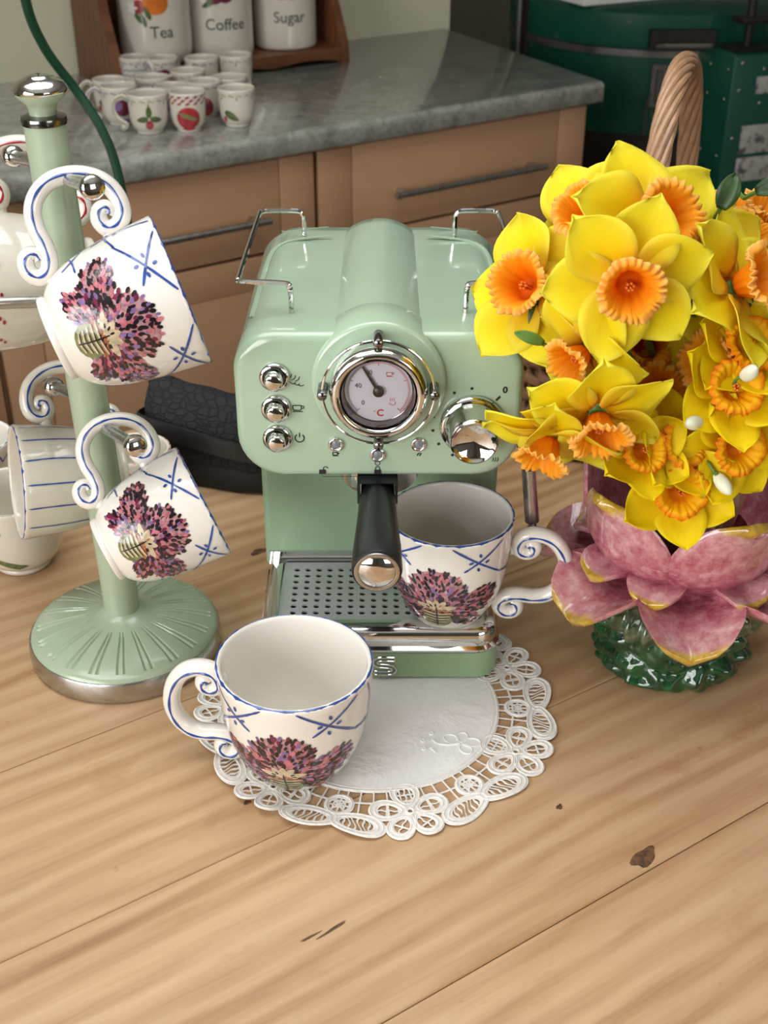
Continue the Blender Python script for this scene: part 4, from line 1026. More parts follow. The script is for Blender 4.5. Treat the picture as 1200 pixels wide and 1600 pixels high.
# ring of ribbed sepals between foot and petals
n = 180; rings = []
for r, z in ((.78, .044), (.98, .049), (1.07, .056), (1.10, .063), (1.05, .071), (.92, .079), (.62, .085)):
    rings.append([(.0650*r*(1+.055*math.sin(a*26+2*math.sin(a*3))+.035*math.sin(a*7))*math.cos(a), .0600*r*(1+.055*math.sin(a*26+2*math.sin(a*3))+.035*math.sin(a*7))*math.sin(a), z+.005*math.sin(a*7+1)) for a in (2*PI*i/n for i in range(n))])
MB().loft(rings).build('sepal_skirt', M['sepal'], vs, sharp=80)
MB().lathe([(0, .070), (.045, .072), (.053, .085), (.056, .105), (.054, .125), (.050, .135), (.046, .125), (.044, .10), (0, .098)], 48).build('cup', M['lotus'], vs)
def lotus_petal(az, path, W, cup, th, shape=(.83, 1.30, .62), ns=18, nt=13, droop=0.0, tipw=.25, name='pink_petal'):
    """solid petal: centre line path [(radius, z)], half width W, cupping across, thickness th"""
    sp = spline([(r, z, 0) for r, z in path], 6); m = len(sp); top = []; bot = []; al = []; ac = []
    for i in range(ns+1):
        s = i/ns; q = s*(m-1); k0 = min(int(q), m-2); p = sp[k0].lerp(sp[k0+1], q-k0); d = (sp[k0+1]-sp[k0]).normalized(); nr = Vector((-d.y, d.x, 0))
        w = W*(math.sin(PI*min(s*shape[0]+.14, 1)**shape[1])**shape[2]) if s < 1 else 0
        w = max(w, W*.10)
        if s < .25: w = max(w, W*(.55+.45*s/.25)*.85)
        tr_, br_ = [], []
        for j in range(nt+1):
            t = -1+2*j/nt; y = w*t
            lift = cup*W*(t*t)*(w/W) - .10*W*math.exp(-(t/.18)**2)*(1-s)*.6
            ed = (1-abs(t)**3.0)*.5+.5*math.sqrt(max(0, 1-t*t))
            hth = th*.5*(.30+.70*ed)*(1-.45*s)
            for lst, sg in ((tr_, 1), (br_, -1)):
                r = p.x+nr.x*(lift+sg*hth); z = p.y+nr.y*(lift+sg*hth)-droop*t*t*W
                a = az; lst.append(Vector((r*math.cos(a)-y*math.sin(a), r*math.sin(a)+y*math.cos(a), z)))
        top.append(tr_); bot.append(br_)
    rings = [tr_+br_[::-1] for tr_, br_ in zip(top, bot)]
    mb = MB().loft(rings)
    for i in range(ns+1):
        row = [abs(-1+2*j/nt) for j in range(nt+1)]
        ac += row+row[::-1]; al += [i/ns]*(2*(nt+1))
    mb.at = {'along': al, 'across': ac}
    return mb.build(name, M['lotus'], vs, sharp=70, fix=True)
FR = -PI/2                                  # towards the camera
for k in range(5):                           # upper cup of petals
    az = FR+math.radians(-57+72*k)
    lotus_petal(az, [(.030, .098), (.056, .110), (.075, .132), (.082, .156), (.089, .176), (.101, .190)], .050, .28, .015, shape=(.86, 1.0, .85))
for k, dz_ in ((0, 0), (1, .004), (2, 0), (3, .006), (4, .002), (5, .004), (6, 0)):        # lower ring, spreading
    az = FR+math.radians(-7+51.4*k)
    lotus_petal(az, [(.028, .086), (.056, .088), (.080, .092), (.098, .089+dz_), (.116, .080+dz_)], .041, .50, .019, droop=0)
for k in range(8):                           # short petals between
    az = FR+math.radians(-25+45*k+(5 if k % 2 else -3))
    lotus_petal(az, [(.036, .104), (.060, .110), (.078, .112), (.092, .108)], .0235, .34, .016)
MB().lathe([(.020, .10), (.036, .14), (.041, .165), (.0400, .178), (.0340, .182), (.028, .176), (.022, .15)], 96, wob=lambda a, h: 1+.035*math.sin(a*34)).build('ridged_throat', M['pod'], vs, sharp=80)

# ------------------------------------------------------------------ daffodils
def petal_mesh(L, W, bend, cup, ripple, seed):
    rn = random.Random(seed); ns, nt = 12, 8; v = []; al = []; ac = []
    p1, p2 = rn.uniform(0, 6), rn.uniform(0, 6); skew = rn.uniform(-.08, .08)
    for i in range(ns+1):
        s = i/ns; w = W*(math.sin(PI*(s*.83+.13)**.92)**.85) if i < ns else W*.06
        if s > .8: w *= 1-.35*((s-.8)/.2)**2
        for j in range(nt+1):
            t = -1+2*j/nt
            x = L*s*(1-.05*t*t*s); y = w*t+skew*L*s*s
            z = bend*L*s*s + cup*W*t*t*(.4+.6*s) - .16*W*math.exp(-(t/.22)**2)*(1-s) + ripple*W*math.sin(s*7+p1+t*1.7)*(abs(t)**1.5) + ripple*.7*W*math.sin(s*4+p2)*s
            v.append((x, y, z)); al.append(s); ac.append(abs(t))
    f = [(i*(nt+1)+j, (i+1)*(nt+1)+j, (i+1)*(nt+1)+j+1, i*(nt+1)+j+1) for i in range(ns) for j in range(nt)]
    me = bpy.data.meshes.new('petal'); me.from_pydata(v, [], f)
    for nme, arr in (('along', al), ('across', ac)): me.attributes.new(nme, 'FLOAT', 'POINT').data.foreach_set('value', arr)
    me.polygons.foreach_set('use_smooth', [True]*len(f)); return me
def corona_mesh(R, D, flare, fr, amp, seed):
    rn = random.Random(seed); n, m = 216, 16; v = []; al = []; ac = []; ph = [rn.uniform(0, 6) for _ in range(6)]
    for j in range(m+1):
        s = j/m
        for i in range(n):
            a = 2*PI*i/n
            r = R*(.36+.42*s**.8+.22*flare*s**3)
            aw = a+.22*mnoise.noise(Vector((2.2*math.cos(a), 2.2*math.sin(a), seed*3.7))); amp2 = .55+.9*abs(mnoise.noise(Vector((1.7*math.cos(a)+9, 1.7*math.sin(a), seed*1.3+s))))
            lob = abs(math.sin(aw*fr*.5+ph[0]))**.55
            ruf = s**2.6*amp2*((lob-.6)*1.5+(abs(math.sin(a*fr*1.1+ph[2]))**.6-.6)*.45*s+math.sin(a*4+ph[3])*.35)
            flute = .030*math.sin(a*11+ph[4]+s+2.5*mnoise.noise(Vector((1.5*math.cos(a), 1.5*math.sin(a)+5, seed))))*(1-.3*s)
            r *= 1+amp*ruf+flute
            z = D*(s**.85)*(1+.10*s*s*amp2*math.sin(aw*fr+ph[5])+.08*s*math.sin(a*5+ph[1]))-(D*.24*max(0, s-.78)/.22*flare)
            v.append((r*math.cos(a), r*math.sin(a), z)); al.append(s); ac.append(s*s*(1-lob)*.8)
    f = [(j*n+i, j*n+(i+1) % n, (j+1)*n+(i+1) % n, (j+1)*n+i) for j in range(m) for i in range(n)]
    b = len(v); v.append((0, 0, -.001)); al.append(0); ac.append(0); f += [(b, (i+1) % n, i) for i in range(n)]
    me = bpy.data.meshes.new('trumpet'); me.from_pydata(v, [], f)
    for nme, arr in (('along', al), ('across', ac)): me.attributes.new(nme, 'FLOAT', 'POINT').data.foreach_set('value', arr)
    me.polygons.foreach_set('use_smooth', [True]*len(f)); return me
PET_A = [petal_mesh(.0530, .0250, b_, c_, .11, q) for q, (b_, c_) in enumerate(((.05, .10), (-.08, .18), (.08, -.04), (-.16, .14), (.0, .22)))]
PET_B = [petal_mesh(.0440, .0215, b_, c_, .09, 20+q) for q, (b_, c_) in enumerate(((.10, .22), (.22, .28), (-.05, .15), (.16, .10)))]
for me in PET_A: me.materials.append(M['petal'])
for me in PET_B: me.materials.append(M['petal_b'])
COR_A = [corona_mesh(.0218, .0270, 1.1, 24, .12, q) for q in range(3)]; COR_B = [corona_mesh(.0212, .0160, 1.15, 20, .10, 30+q) for q in range(2)]
for me in COR_A: me.materials.append(M['corona'])
for me in COR_B: me.materials.append(M['corona_b'])
def stamen_mesh(): 
    mb = MB()
    for q in range(6):
        a = q*PI/3; mb.tube([(.001*math.cos(a), .001*math.sin(a), 0), (.0022*math.cos(a), .0022*math.sin(a), .010)], .0007, 5); mb.ball((.0024*math.cos(a), .0024*math.sin(a), .011), .0012, 6, 4, (1, 1, 1.8))
    mb.tube([(0, 0, 0), (0, 0, .014)], .0008, 5); return mb
SM = stamen_mesh().build('stamens', M['p_orange'], None).data
bpy.data.objects.remove(bpy.data.objects['stamens'])
frn = random.Random(11); THROAT = Vector((VX, VY, .172))
def daffodil(label, px, py, Y, sc, face, roll, kind='A', stem=True, grp=None):
    p = at(px, py, Y); n = (RIGHT*face[0]+UPV*face[1]+BACK*face[2]).normalized()
    # the pixel given is the middle of the trumpet mouth
    D = (.024 if kind == 'A' else .013)*sc
    base = p-n*D
    xr = Vector((0, 0, 1)).cross(n); xr = xr.normalized() if xr.length > .1 else RIGHT
    m = frame(base, n, xr) @ Matrix.Rotation(math.radians(roll), 4, 'Z') @ Matrix.Scale(sc, 4)
    t = thing('daffodil', label, 'flower', mat4=m, group=grp or 'daffodils in the lotus vase')
    pets = PET_A if kind == 'A' else PET_B
    for q in range(6):
        back = q % 2
        me = pets[frn.randrange(len(pets))]
        a = q*PI/3+frn.uniform(-.10, .10)
        tilt = (.05 if back else -.05)+frn.uniform(-.13, .13)+(.0 if kind == 'A' else -.16)
        o = link('petal', me, t, Matrix.Rotation(a, 4, 'Z') @ Matrix.Translation((.0075, 0, -.0030-.0014*back)) @ Matrix.Rotation(tilt, 4, 'Y') @ Matrix.Rotation(frn.uniform(-.18, .18), 4, 'X'))
        so = o.modifiers.new('thickness', 'SOLIDIFY'); so.thickness = .0005
    cs = (COR_A if kind == 'A' else COR_B)
    co = link('trumpet', cs[frn.randrange(len(cs))], t, Matrix.Rotation(frn.uniform(0, 6), 4, 'Z')); so = co.modifiers.new('thickness', 'SOLIDIFY'); so.thickness = .0005
    link('stamens', SM, t)
    if stem:
        inv = m.inverted(); ang = frn.uniform(0, 6); foot = THROAT+Vector((.018*math.cos(ang), .018*math.sin(ang), -.03))
        mid = base-n*.035*sc; q2 = mid.lerp(foot, .5)+Vector((0, .01, .012))
        pts = [inv @ w for w in spline([base-n*.0035*sc, base-n*.014*sc, mid, q2, THROAT.lerp(foot, .2), foot], 4)]
        MB().tube(pts, [(.0052 if i < 5 else .0030)/sc*(1 if i < 5 else .9) for i in range(len(pts))], 7).build('stem', M['stemgreen'], t)
    return t
D = daffodil
D('largest daffodil with peach frilled trumpet facing the camera at the middle of the bunch', 988, 458, .722, .92, (-.06, -.48, .88), 14)
D('daffodil with open trumpet facing up left at the upper left of the bunch', 908, 322, .815, .96, (-.48, .38, 1), 25)
D('daffodil with large deep orange trumpet facing right near the top of the bunch', 1056, 330, .775, 1.02, (.38, .12, 1), 30)
D('leftmost daffodil overhanging the right side of the coffee machine', 803, 440, .790, .96, (-.62, .06, .85), 8)
D('daffodil with half hidden trumpet between the leftmost and the central daffodils', 878, 425, .822, .92, (-.25, .35, 1), 40)
D('daffodil facing down left with trumpet seen from the side above the wicker basket', 880, 574, .748, .80, (-.74, -.52, .38), 0)
D('daffodil bowing towards the viewer with fluted orange trumpet pointing down', 940, 696, .705, .88, (.03, -.86, .48), 30)
D('lowest left daffodil nodding down with a petal reaching over the steam knob', 842, 730, .725, .86, (-.36, -.90, .22), 12)
D('small daffodil facing up right beside the bowing daffodil', 1010, 702, .735, .72, (.25, .05, 1), 20, 'B')
D('small daffodil with ragged orange cup beside the upper white bud', 1153, 604, .745, .86, (.10, .08, 1), 30, 'B')
D('small daffodil with narrow orange cup beside the greenish bud', 1072, 692, .748, .80, (.45, .05, .9), 28, 'B')
D('small daffodil with tilted cup at the lower right of the bunch', 1160, 702, .742, .84, (.25, -.28, 1), 5, 'B')
D('lowest small daffodil hanging over the front rim of the lotus vase', 1066, 770, .735, .84, (.02, -.22, 1), 30, 'B')
D('daffodil with crumpled trumpet seen from the side right of the bunch centre', 1095, 560, .775, .90, (-.70, .10, .6), 15)
D('shaded daffodil tucked below the central daffodil', 1028, 612, .790, .92, (-.20, .05, 1), 50)
D('top daffodil in front of the basket handle with petals standing up', 992, 304, .880, .80, (.0, .65, .75), 0)
D('daffodil with shaded orange trumpet right of the central daffodil', 1120, 405, .805, .95, (.35, -.05, 1), 30)
D('daffodil with partly covered trumpet second from the right edge', 1170, 410, .830, .92, (.45, .05, 1), 10)
D('small daffodil with pleated cup at the right edge below the bunch centre', 1178, 534, .765, .88, (.30, .25, 1), 30, 'B')
D('small daffodil with frilled cup near the upper right edge of the bunch', 1172, 350, .845, .86, (.30, .55, .8), 20)
D('topmost daffodil beside the basket handle showing only a frilled orange edge', 1070, 282, .930, .84, (.1, .85, .3), 0)
D('daffodil at the top left of the bunch with petals spread flat', 948, 272, .915, .88, (-.25, .85, .4), 20)
D('daffodil behind the green leaf at the upper right', 1150, 308, .905, .90, (.15, .8, .5), 10)
D('daffodil cut by the right picture edge with pale petals', 1205, 430, .770, .98, (.70, .15, .7), 0)
D('daffodil just below the big central daffodil showing an orange fringe', 1016, 532, .825, .90, (.0, .10, 1), 20)
D('yellow daffodil at the right edge between upper and lower blooms', 1205, 610, .775, .90, (.55, .1, .8), 40, 'B')
D('daffodil at the top right corner of the bunch', 1205, 322, .880, .90, (.5, .6, .6), 30)
D('shadowed daffodil hanging in front of the wicker basket', 872, 566, .890, .60, (-.5, -.35, .3), 40)
D('daffodil deep inside the bunch behind the crumpled trumpet', 1075, 490, .870, .96, (.1, .1, 1), 15)
D('daffodil deep inside the bunch at its left', 930, 500, .880, .90, (-.2, .1, 1), 5)
D('daffodil deep inside the bunch at its right', 1140, 470, .870, .98, (.2, .1, 1), 25)
D('daffodil deep inside the bunch low on the left', 1000, 640, .850, .85, (-.1, -.2, 1), 35)
D('daffodil deep inside the bunch low on the right', 1115, 650, .840, .92, (.1, -.1, 1), 0)
D('daffodil at the back of the bunch above its centre', 1000, 380, .895, 1.0, (0, .3, 1), 35)
D('daffodil at the back of the bunch towards the upper right', 1100, 350, .900, 1.0, (.1, .4, 1), 10)
D('daffodil at the upper left between the leftmost blooms', 850, 388, .870, .88, (-.4, .5, .7), 30)
# white buds on thin stalks
def bud(label, px, py, Y, d):
    p = at(px, py, Y); dr = (RIGHT*d[0]+UPV*d[1]+BACK*d[2]).normalized()
    t = thing('flower_bud', label, 'bud', mat4=frame(p, dr, RIGHT), group='white flower buds among the daffodils')
    n = 20; rings = []
    for r, z in ((.0006, .0145), (.0030, .0125), (.0052, .008), (.0058, .002), (.0050, -.004), (.0030, -.008), (.0018, -.010)):
        rings.append([(r*(1+.10*abs(math.sin(1.5*a)))*math.cos(a+z*30), r*(1+.10*abs(math.sin(1.5*a)))*math.sin(a+z*30), z-.004) for a in (2*PI*i/n for i in range(n))])
    MB().loft(rings).build('bud_petals', M['budwhite'], t); t.scale = (.8, .8, .8)
    MB().loft([[(r*math.cos(2*PI*i/14), r*math.sin(2*PI*i/14), z) for i in range(14)] for r, z in ((.0050, -.0065), (.0046, -.0095), (.0028, -.0130), (.0016, -.015))]).build('bud_cap', M['stemgreen'], t)
    inv = frame(p, dr, RIGHT).inverted(); foot = THROAT+Vector((frn.uniform(-.015, .015), frn.uniform(-.015, .015), -.02))
    pts = [inv @ w for w in spline([p-dr*.012, p-dr*.030, (p-dr*.05).lerp(foot, .5), foot], 5)]
    MB().tube(pts, .0014, 6).build('stalk', M['stemgreen'], t)
bud('white bud at the right beside the ragged orange cup', 1172, 582, .735, (.2, .25, 1))
bud('greenish white bud above the narrow orange cup', 1083, 661, .735, (-.7, -.1, .8))
bud('white bud under the small daffodils left of the lowest bloom', 985, 741, .742, (-.9, -.25, .5))
bud('white bud right of the lowest daffodil above the vase rim', 1131, 758, .735, (.45, -.8, .5))
# leaves
def leaf(label, px, py, Y, d, L, W, roll=0, m='leafgreen'):
    p = at(px, py, Y); dr = (RIGHT*d[0]+UPV*d[1]+BACK*d[2]).normalized()
    mt = frame(p, dr.cross(BACK).cross(dr)*1.0+BACK*.001, dr); ns, nt = 10, 4; mb = MB(); v = []
    for i in range(ns+1):
        s = i/ns; w = W*math.sin(PI*min(1, s*.9+.08))**.7 if i < ns else .0004
        for j in range(nt+1):
            t_ = -1+2*j/nt; v.append((L*s, w*t_, .25*W*abs(t_)+.12*L*math.sin(s*2.4)))
    mb.add(v, [(i*(nt+1)+j, (i+1)*(nt+1)+j, (i+1)*(nt+1)+j+1, i*(nt+1)+j+1) for i in range(ns) for j in range(nt)])
    t = thing('daffodil_leaf', label, 'leaf', mat4=mt, group='green leaves among the daffodils')
    o = mb.build('blade', M[m], t, fix=False); so = o.modifiers.new('thickness', 'SOLIDIFY'); so.thickness = .0006
    inv = mt.inverted(); foot = THROAT+Vector((0, 0, -.02))
    MB().tube([inv @ w for w in spline([p+dr*.004, p-dr*.004-BACK*.012, p-dr*.008-BACK*.05, foot], 4)], .0016, 6).build('stalk', M['stemgreen'], t)
leaf('dark green rounded leaf at the upper right of the bunch', 1126, 327, .800, (.35, 1, .3), .024, .0075)
leaf('green leaf tip poking out at the top right edge', 1180, 300, .840, (1, .3, .2), .030, .007)
leaf('dark leaf in the gap left of the bowing daffodil', 872, 548, .800, (-.4, .8, .3), .045, .014)
leaf('green leaf between the side facing and the bowing daffodil', 912, 628, .790, (.6, .9, .3), .035, .009)
leaf('small bright sprig below the leftmost daffodil', 850, 536, .770, (-1, .3, .2), .022, .004, m='stemgreen')
leaf('dark leaf in the shade behind the lowest white bud', 1015, 735, .800, (.2, 1, .2), .050, .012)
leaf('dark leaf right of the central daffodil', 1120, 500, .800, (.5, .6, .5), .040, .010)

# ------------------------------------------------------------------ wicker basket
BX, BY = .322, 1.335
bk = thing('wicker_basket', 'brown wicker basket with twisted arched handle behind the daffodils', 'basket', (BX, BY, 0))
NST = 30
def brad(z): return .150+.018*min(1, z/.17)
for i in range(NST):
    a = 2*PI*i/NST; MB().tube([(brad(z)*math.cos(a), brad(z)*math.sin(a), z) for z in (.004, .06, .11, .160)], .0042, 6).build('stake', M['wicker'], bk)
for rI in range(14):
    z = .008+.0112*rI; n = NST*6; pts = []
    for i in range(n):
        a = 2*PI*i/n; s = math.sin(a*NST/2+PI*(rI % 2)); pts.append(((brad(z)+.0058*s)*math.cos(a), (brad(z)+.0058*s)*math.sin(a), z+.0012*math.sin(a*5+rI)))
    MB().tube(pts, .0056, 7, closed=True).build('weaver', M['wicker'], bk)
for z in (.166, .174):
    pts = [((brad(.2)+.004*math.sin(i*.9+z*300))*math.cos(2*PI*i/200), (brad(.2)+.004*math.sin(i*.9+z*300))*math.sin(2*PI*i/200), z+.003*math.cos(i*.9+z*300)) for i in range(200)]
    MB().tube(pts, .0065, 7, closed=True).build('rim_braid', M['wicker'], bk)
MB().lathe([(0, .003), (.148, .003), (.150, .008), (0, .010)], 48).build('basket_floor', M['wicker'], bk)
p0, p1 = Vector((-.062, -.125, .12)), Vector((.040, .155, .12))
hpts = []
for q in range(61):
    t = q/60; ang = PI*t
    c = p0.lerp(p1, .5-.5*math.cos(ang)); c.z = .12+.280*math.sin(ang)**.62; hpts.append(c)
for sidx in range(8):
    pts = []
    for i, c in enumerate(hpts):
        a = hpts[max(i-1, 0)]; b = hpts[min(i+1, 60)]; d = (b-a).normalized(); sd = Vector((.95, -.31, 0)); sd = (sd-d*sd.dot(d)).normalized(); up = d.cross(sd)
        w = 2*PI*sidx/8+i*.24; pts.append(c+sd*(.0092*math.cos(w))+up*(.0088*math.sin(w)))
    MB().tube(pts, .0037, 8).build('handle_strand', M['wicker_l'], bk)

# ------------------------------------------------------------------ black pouch
pc = at(332, 745, 1.0); pz = Vector((-.205, 1.200, 0))
po = thing('fabric_pouch', 'black quilted fabric pouch with leather strap on the table behind the machine', 'pouch', Vector((-.186, 1.195, 0)), -.32)
def superbox(levels, n=56, e=4.0):
    rings = []
    for z, hx, hy, ox, oy, sl in levels:
        ring = []
        for i in range(n):
            a = 2*PI*i/n; c, s = math.cos(a), math.sin(a)
            x = hx*math.copysign(abs(c)**(2/e), c); y = hy*math.copysign(abs(s)**(2/e), s)
            ring.append((ox+x, oy+y, z-sl*x+.0015*math.sin(x*160+z*90)))
        rings.append(ring)
    return rings
MB().loft(superbox([(.024, .069, .030, .006, 0, 0), (.030, .073, .033, .005, 0, 0), (.055, .0725, .032, .002, 0, .02), (.078, .070, .027, -.001, .001, .06), (.092, .066, .018, -.003, .003, .10), (.098, .063, .010, -.004, .005, .13), (.100, .061, .004, -.004, .005, .14)])).build('body', M['pouch'], po, sharp=None)
MB().loft(superbox([(.0005, .067, .028, .008, 0, 0), (.003, .071, .031, .008, 0, 0), (.024, .0735, .033, .006, 0, 0), (.028, .072, .032, .005, 0, 0)])).build('base', M['pouch_base'], po, sharp=60)
pts = spline([(-.072, .006, .060), (-.0725, -.012, .066), (-.065, -.034, .069), (-.015, -.0360, .062), (.035, -.0355, .055), (.078, -.028, .049)], 6)
MB().tube(pts, .0105, 10, up=(0, 0, 1), flat=1.0).build('strap', M['pouch_strap'], po) if False else MB().loft([[p+Vector((dx, dy, dzz)) for dx, dy, dzz in ((0, -.0015, -.010), (0, -.0022, 0), (0, -.0015, .010), (0, .002, .010), (0, .002, -.010))] for p in pts]).build('strap', M['pouch_strap'], po, sharp=60)
MB().tube([(.060, .004, .090), (.068, .002, .089), (.074, 0, .085)], .004, 8).build('zip_tab', M['pouch_strap'], po)

# ------------------------------------------------------------------ green cable hanging between table and units
cp = [at(20, -260, 1.50), at(30, -120, 1.50), at(40, 0, 1.52), at(70, 75, 1.54), at(118, 140, 1.56), at(155, 195, 1.56), at(182, 262, 1.56), at(205, 380, 1.56), at(226, 500, 1.56), at(240, 610, 1.56), at(252, 720, 1.55), at(262, 850, 1.54)]
cp.append(Vector((cp[-1].x, cp[-1].y+.02, -.70))); cp.append(Vector((cp[-1].x-.08, cp[-1].y+.05, -.744))); cp.append(Vector((cp[-1].x-.5, cp[-1].y+.05, -.744)))
cp.insert(0, Vector((cp[0].x-.02, cp[0].y-.02, Z_CEIL-.002)))
ca = MB().tube(spline(cp, 8), .0058, 8).build('hanging_cable', M['cable'], None)
tag(ca, 'dark green cable hanging down in front of the worktop behind the mug stand', 'cable')

# ------------------------------------------------------------------ on the worktop: canister rack, canisters, small cups
def on_wt(u, v): return room(u, v, WT)
RK = ROOM_M @ Matrix.Translation((0, 0, WT))
rk = thing('canister_rack', 'dark wooden canister rack with curved ends on the worktop', 'rack', mat4=RK)
VC = .515
bevel_box('shelf_board', -.800, -.315, .430, .600, .012, .030, .003, M['darkwood'], rk)
def bracket(u):
    out = [(.612, 0), (.612, .34), (.50, .34), (.485, .20), (.470, .13), (.445, .075), (.428, .035), (.425, 0)]
    sp = [(p.x, p.y) for p in spline([(a, b, 0) for a, b in out[3:]], 4)]; full = out[:3]+sp
    MB().loft([[(uu, a, b) for a, b in full] for uu in (u-.009, u+.009)]).build('end_bracket', M['darkwood'], rk, sharp=30)
bracket(-.800); bracket(-.316)
n = 60; ro = []; 
lo = [(-.790+.465*i/n, .004+.007*abs(math.sin(i/n*PI*3))) for i in range(n+1)]
poly = lo+[(-.325, .028), (-.790, .028)]
MB().loft([[(a, vv, b) for a, b in poly] for vv in (.428, .436)]).build('scalloped_rail', M['darkwood'], rk, sharp=30)
bevel_box('back_board', -.790, -.325, .600, .612, .03, .33, .002, M['darkwood'], rk)
CANP = [(.70, 0), (.82, .012), (.92, .045), (.975, .10), (1.0, .20), (1.0, .5), (.995, .80), (.97, .97), (.95, 1.0)]
def canister(u, word, label, fruit, R=.0665, flat=False):
    prof = CANP if not flat else [(.86, 0), (.93, .008), (.97, .03), (.98, .10), (.985, .5), (.985, .97), (.97, 1.0)]
    c = Cup(R, .165, prof, seed=int(u*-50), wobble=0.0); p = on_wt(u, .503); p.z += .0305
    view = (Vector((0, 0, 0))-p); view.z = 0
    t = thing('storage_canister', label, 'canister', mat4=frame(p, (0, 0, 1), view))
    full = [(0, .001)]+c.pr+[(c.R*.80, .166), (c.R*.82, .172), (c.R*.86, .176), (c.R*.70, .190), (.016, .197), (.012, .204), (.018, .212), (.010, .220), (0, .221)]
    MB().lathe(full, 56).build('jar', M['ivory2'], t, sharp=50)
    mb = MB()
    text_mesh(mb, word, .029, lambda a, b2: c.S(0, a+(.012 if word == 'Tea' else .010), .062+b2, .0006), 0, .0002)
    S0 = c.S; c.S = lambda t_, x_, h_, o_=.0004: S0(t_, x_, h_+.009, o_); fruit(c, mb); c.S = S0
    mb.build('printed_fruit', [M['p_text'], M['p_orange'], M['p_green'], M['p_redf'], M['p_plum'], M['white'], M['p_mauve'], M['p_olive']], t, smooth=False, fix=False)
def fr_orange(c, mb):
    c.dab(mb, 0, .004, .104, .0235, .0200, 0, 1, .0006, 24); c.dab(mb, 0, -.028, .098, .014, .012, .3, 3, .0005, 20)
    for x, h, r in ((-.012, .088, 2.0), (-.030, .080, 2.3), (-.020, .076, 1.9), (.030, .118, .6)): c.dab(mb, 0, x, h, .013, .0045, r, 2, .0008, 12, .3)
    for q in range(5): c.dab(mb, 0, -.040+.006*math.cos(q*1.26), .096+.006*math.sin(q*1.26), .0055, .003, q*1.26, 5, .001, 10)
def fr_plum(c, mb):
    for x, h, r, mi in ((.012, .108, .018, 4), (-.008, .104, .016, 4), (.030, .112, .014, 3), (.004, .122, .015, 6)): c.dab(mb, 0, x, h, r, r*.9, 0, mi, .0006, 20)
    for q in range(5): c.dab(mb, 0, -.034+.008*math.cos(q*1.26), .106+.008*math.sin(q*1.26), .008, .0045, q*1.26, 5, .001, 10)
    for x, h, r in ((-.030, .124, 2.4), (-.022, .090, 3.6)): c.dab(mb, 0, x, h, .013, .005, r, 2, .0008, 12, .3)
def fr_cherry(c, mb):
    for x, h, r in ((-.006, .100, .0145), (.016, .098, .013), (.034, .106, .013), (.004, .118, .014)): c.dab(mb, 0, x, h, r, r*.95, 0, 3, .0006, 20)
    for x, h, r in ((-.030, .106, 2.4), (-.024, .094, 2.9), (.044, .118, .6)): c.dab(mb, 0, x, h, .013, .005, r, 2, .0008, 12, .3)
canister(-.690, 'Tea', 'round bellied white canister lettered Tea with an orange painted on it', fr_orange, .0680)
canister(-.553, 'Coffee', 'white canister lettered Coffee with dark plums painted on it', fr_plum, .0640, True)
canister(-.410, 'Sugar', 'white canister lettered Sugar with red cherries painted on it', fr_cherry, .0640, True)
MINI = [(.62, 0), (.66, .02), (.66, .07), (.72, .10), (.86, .22), (.94, .42), (.975, .65), (.99, .85), (1.0, 1.0)]
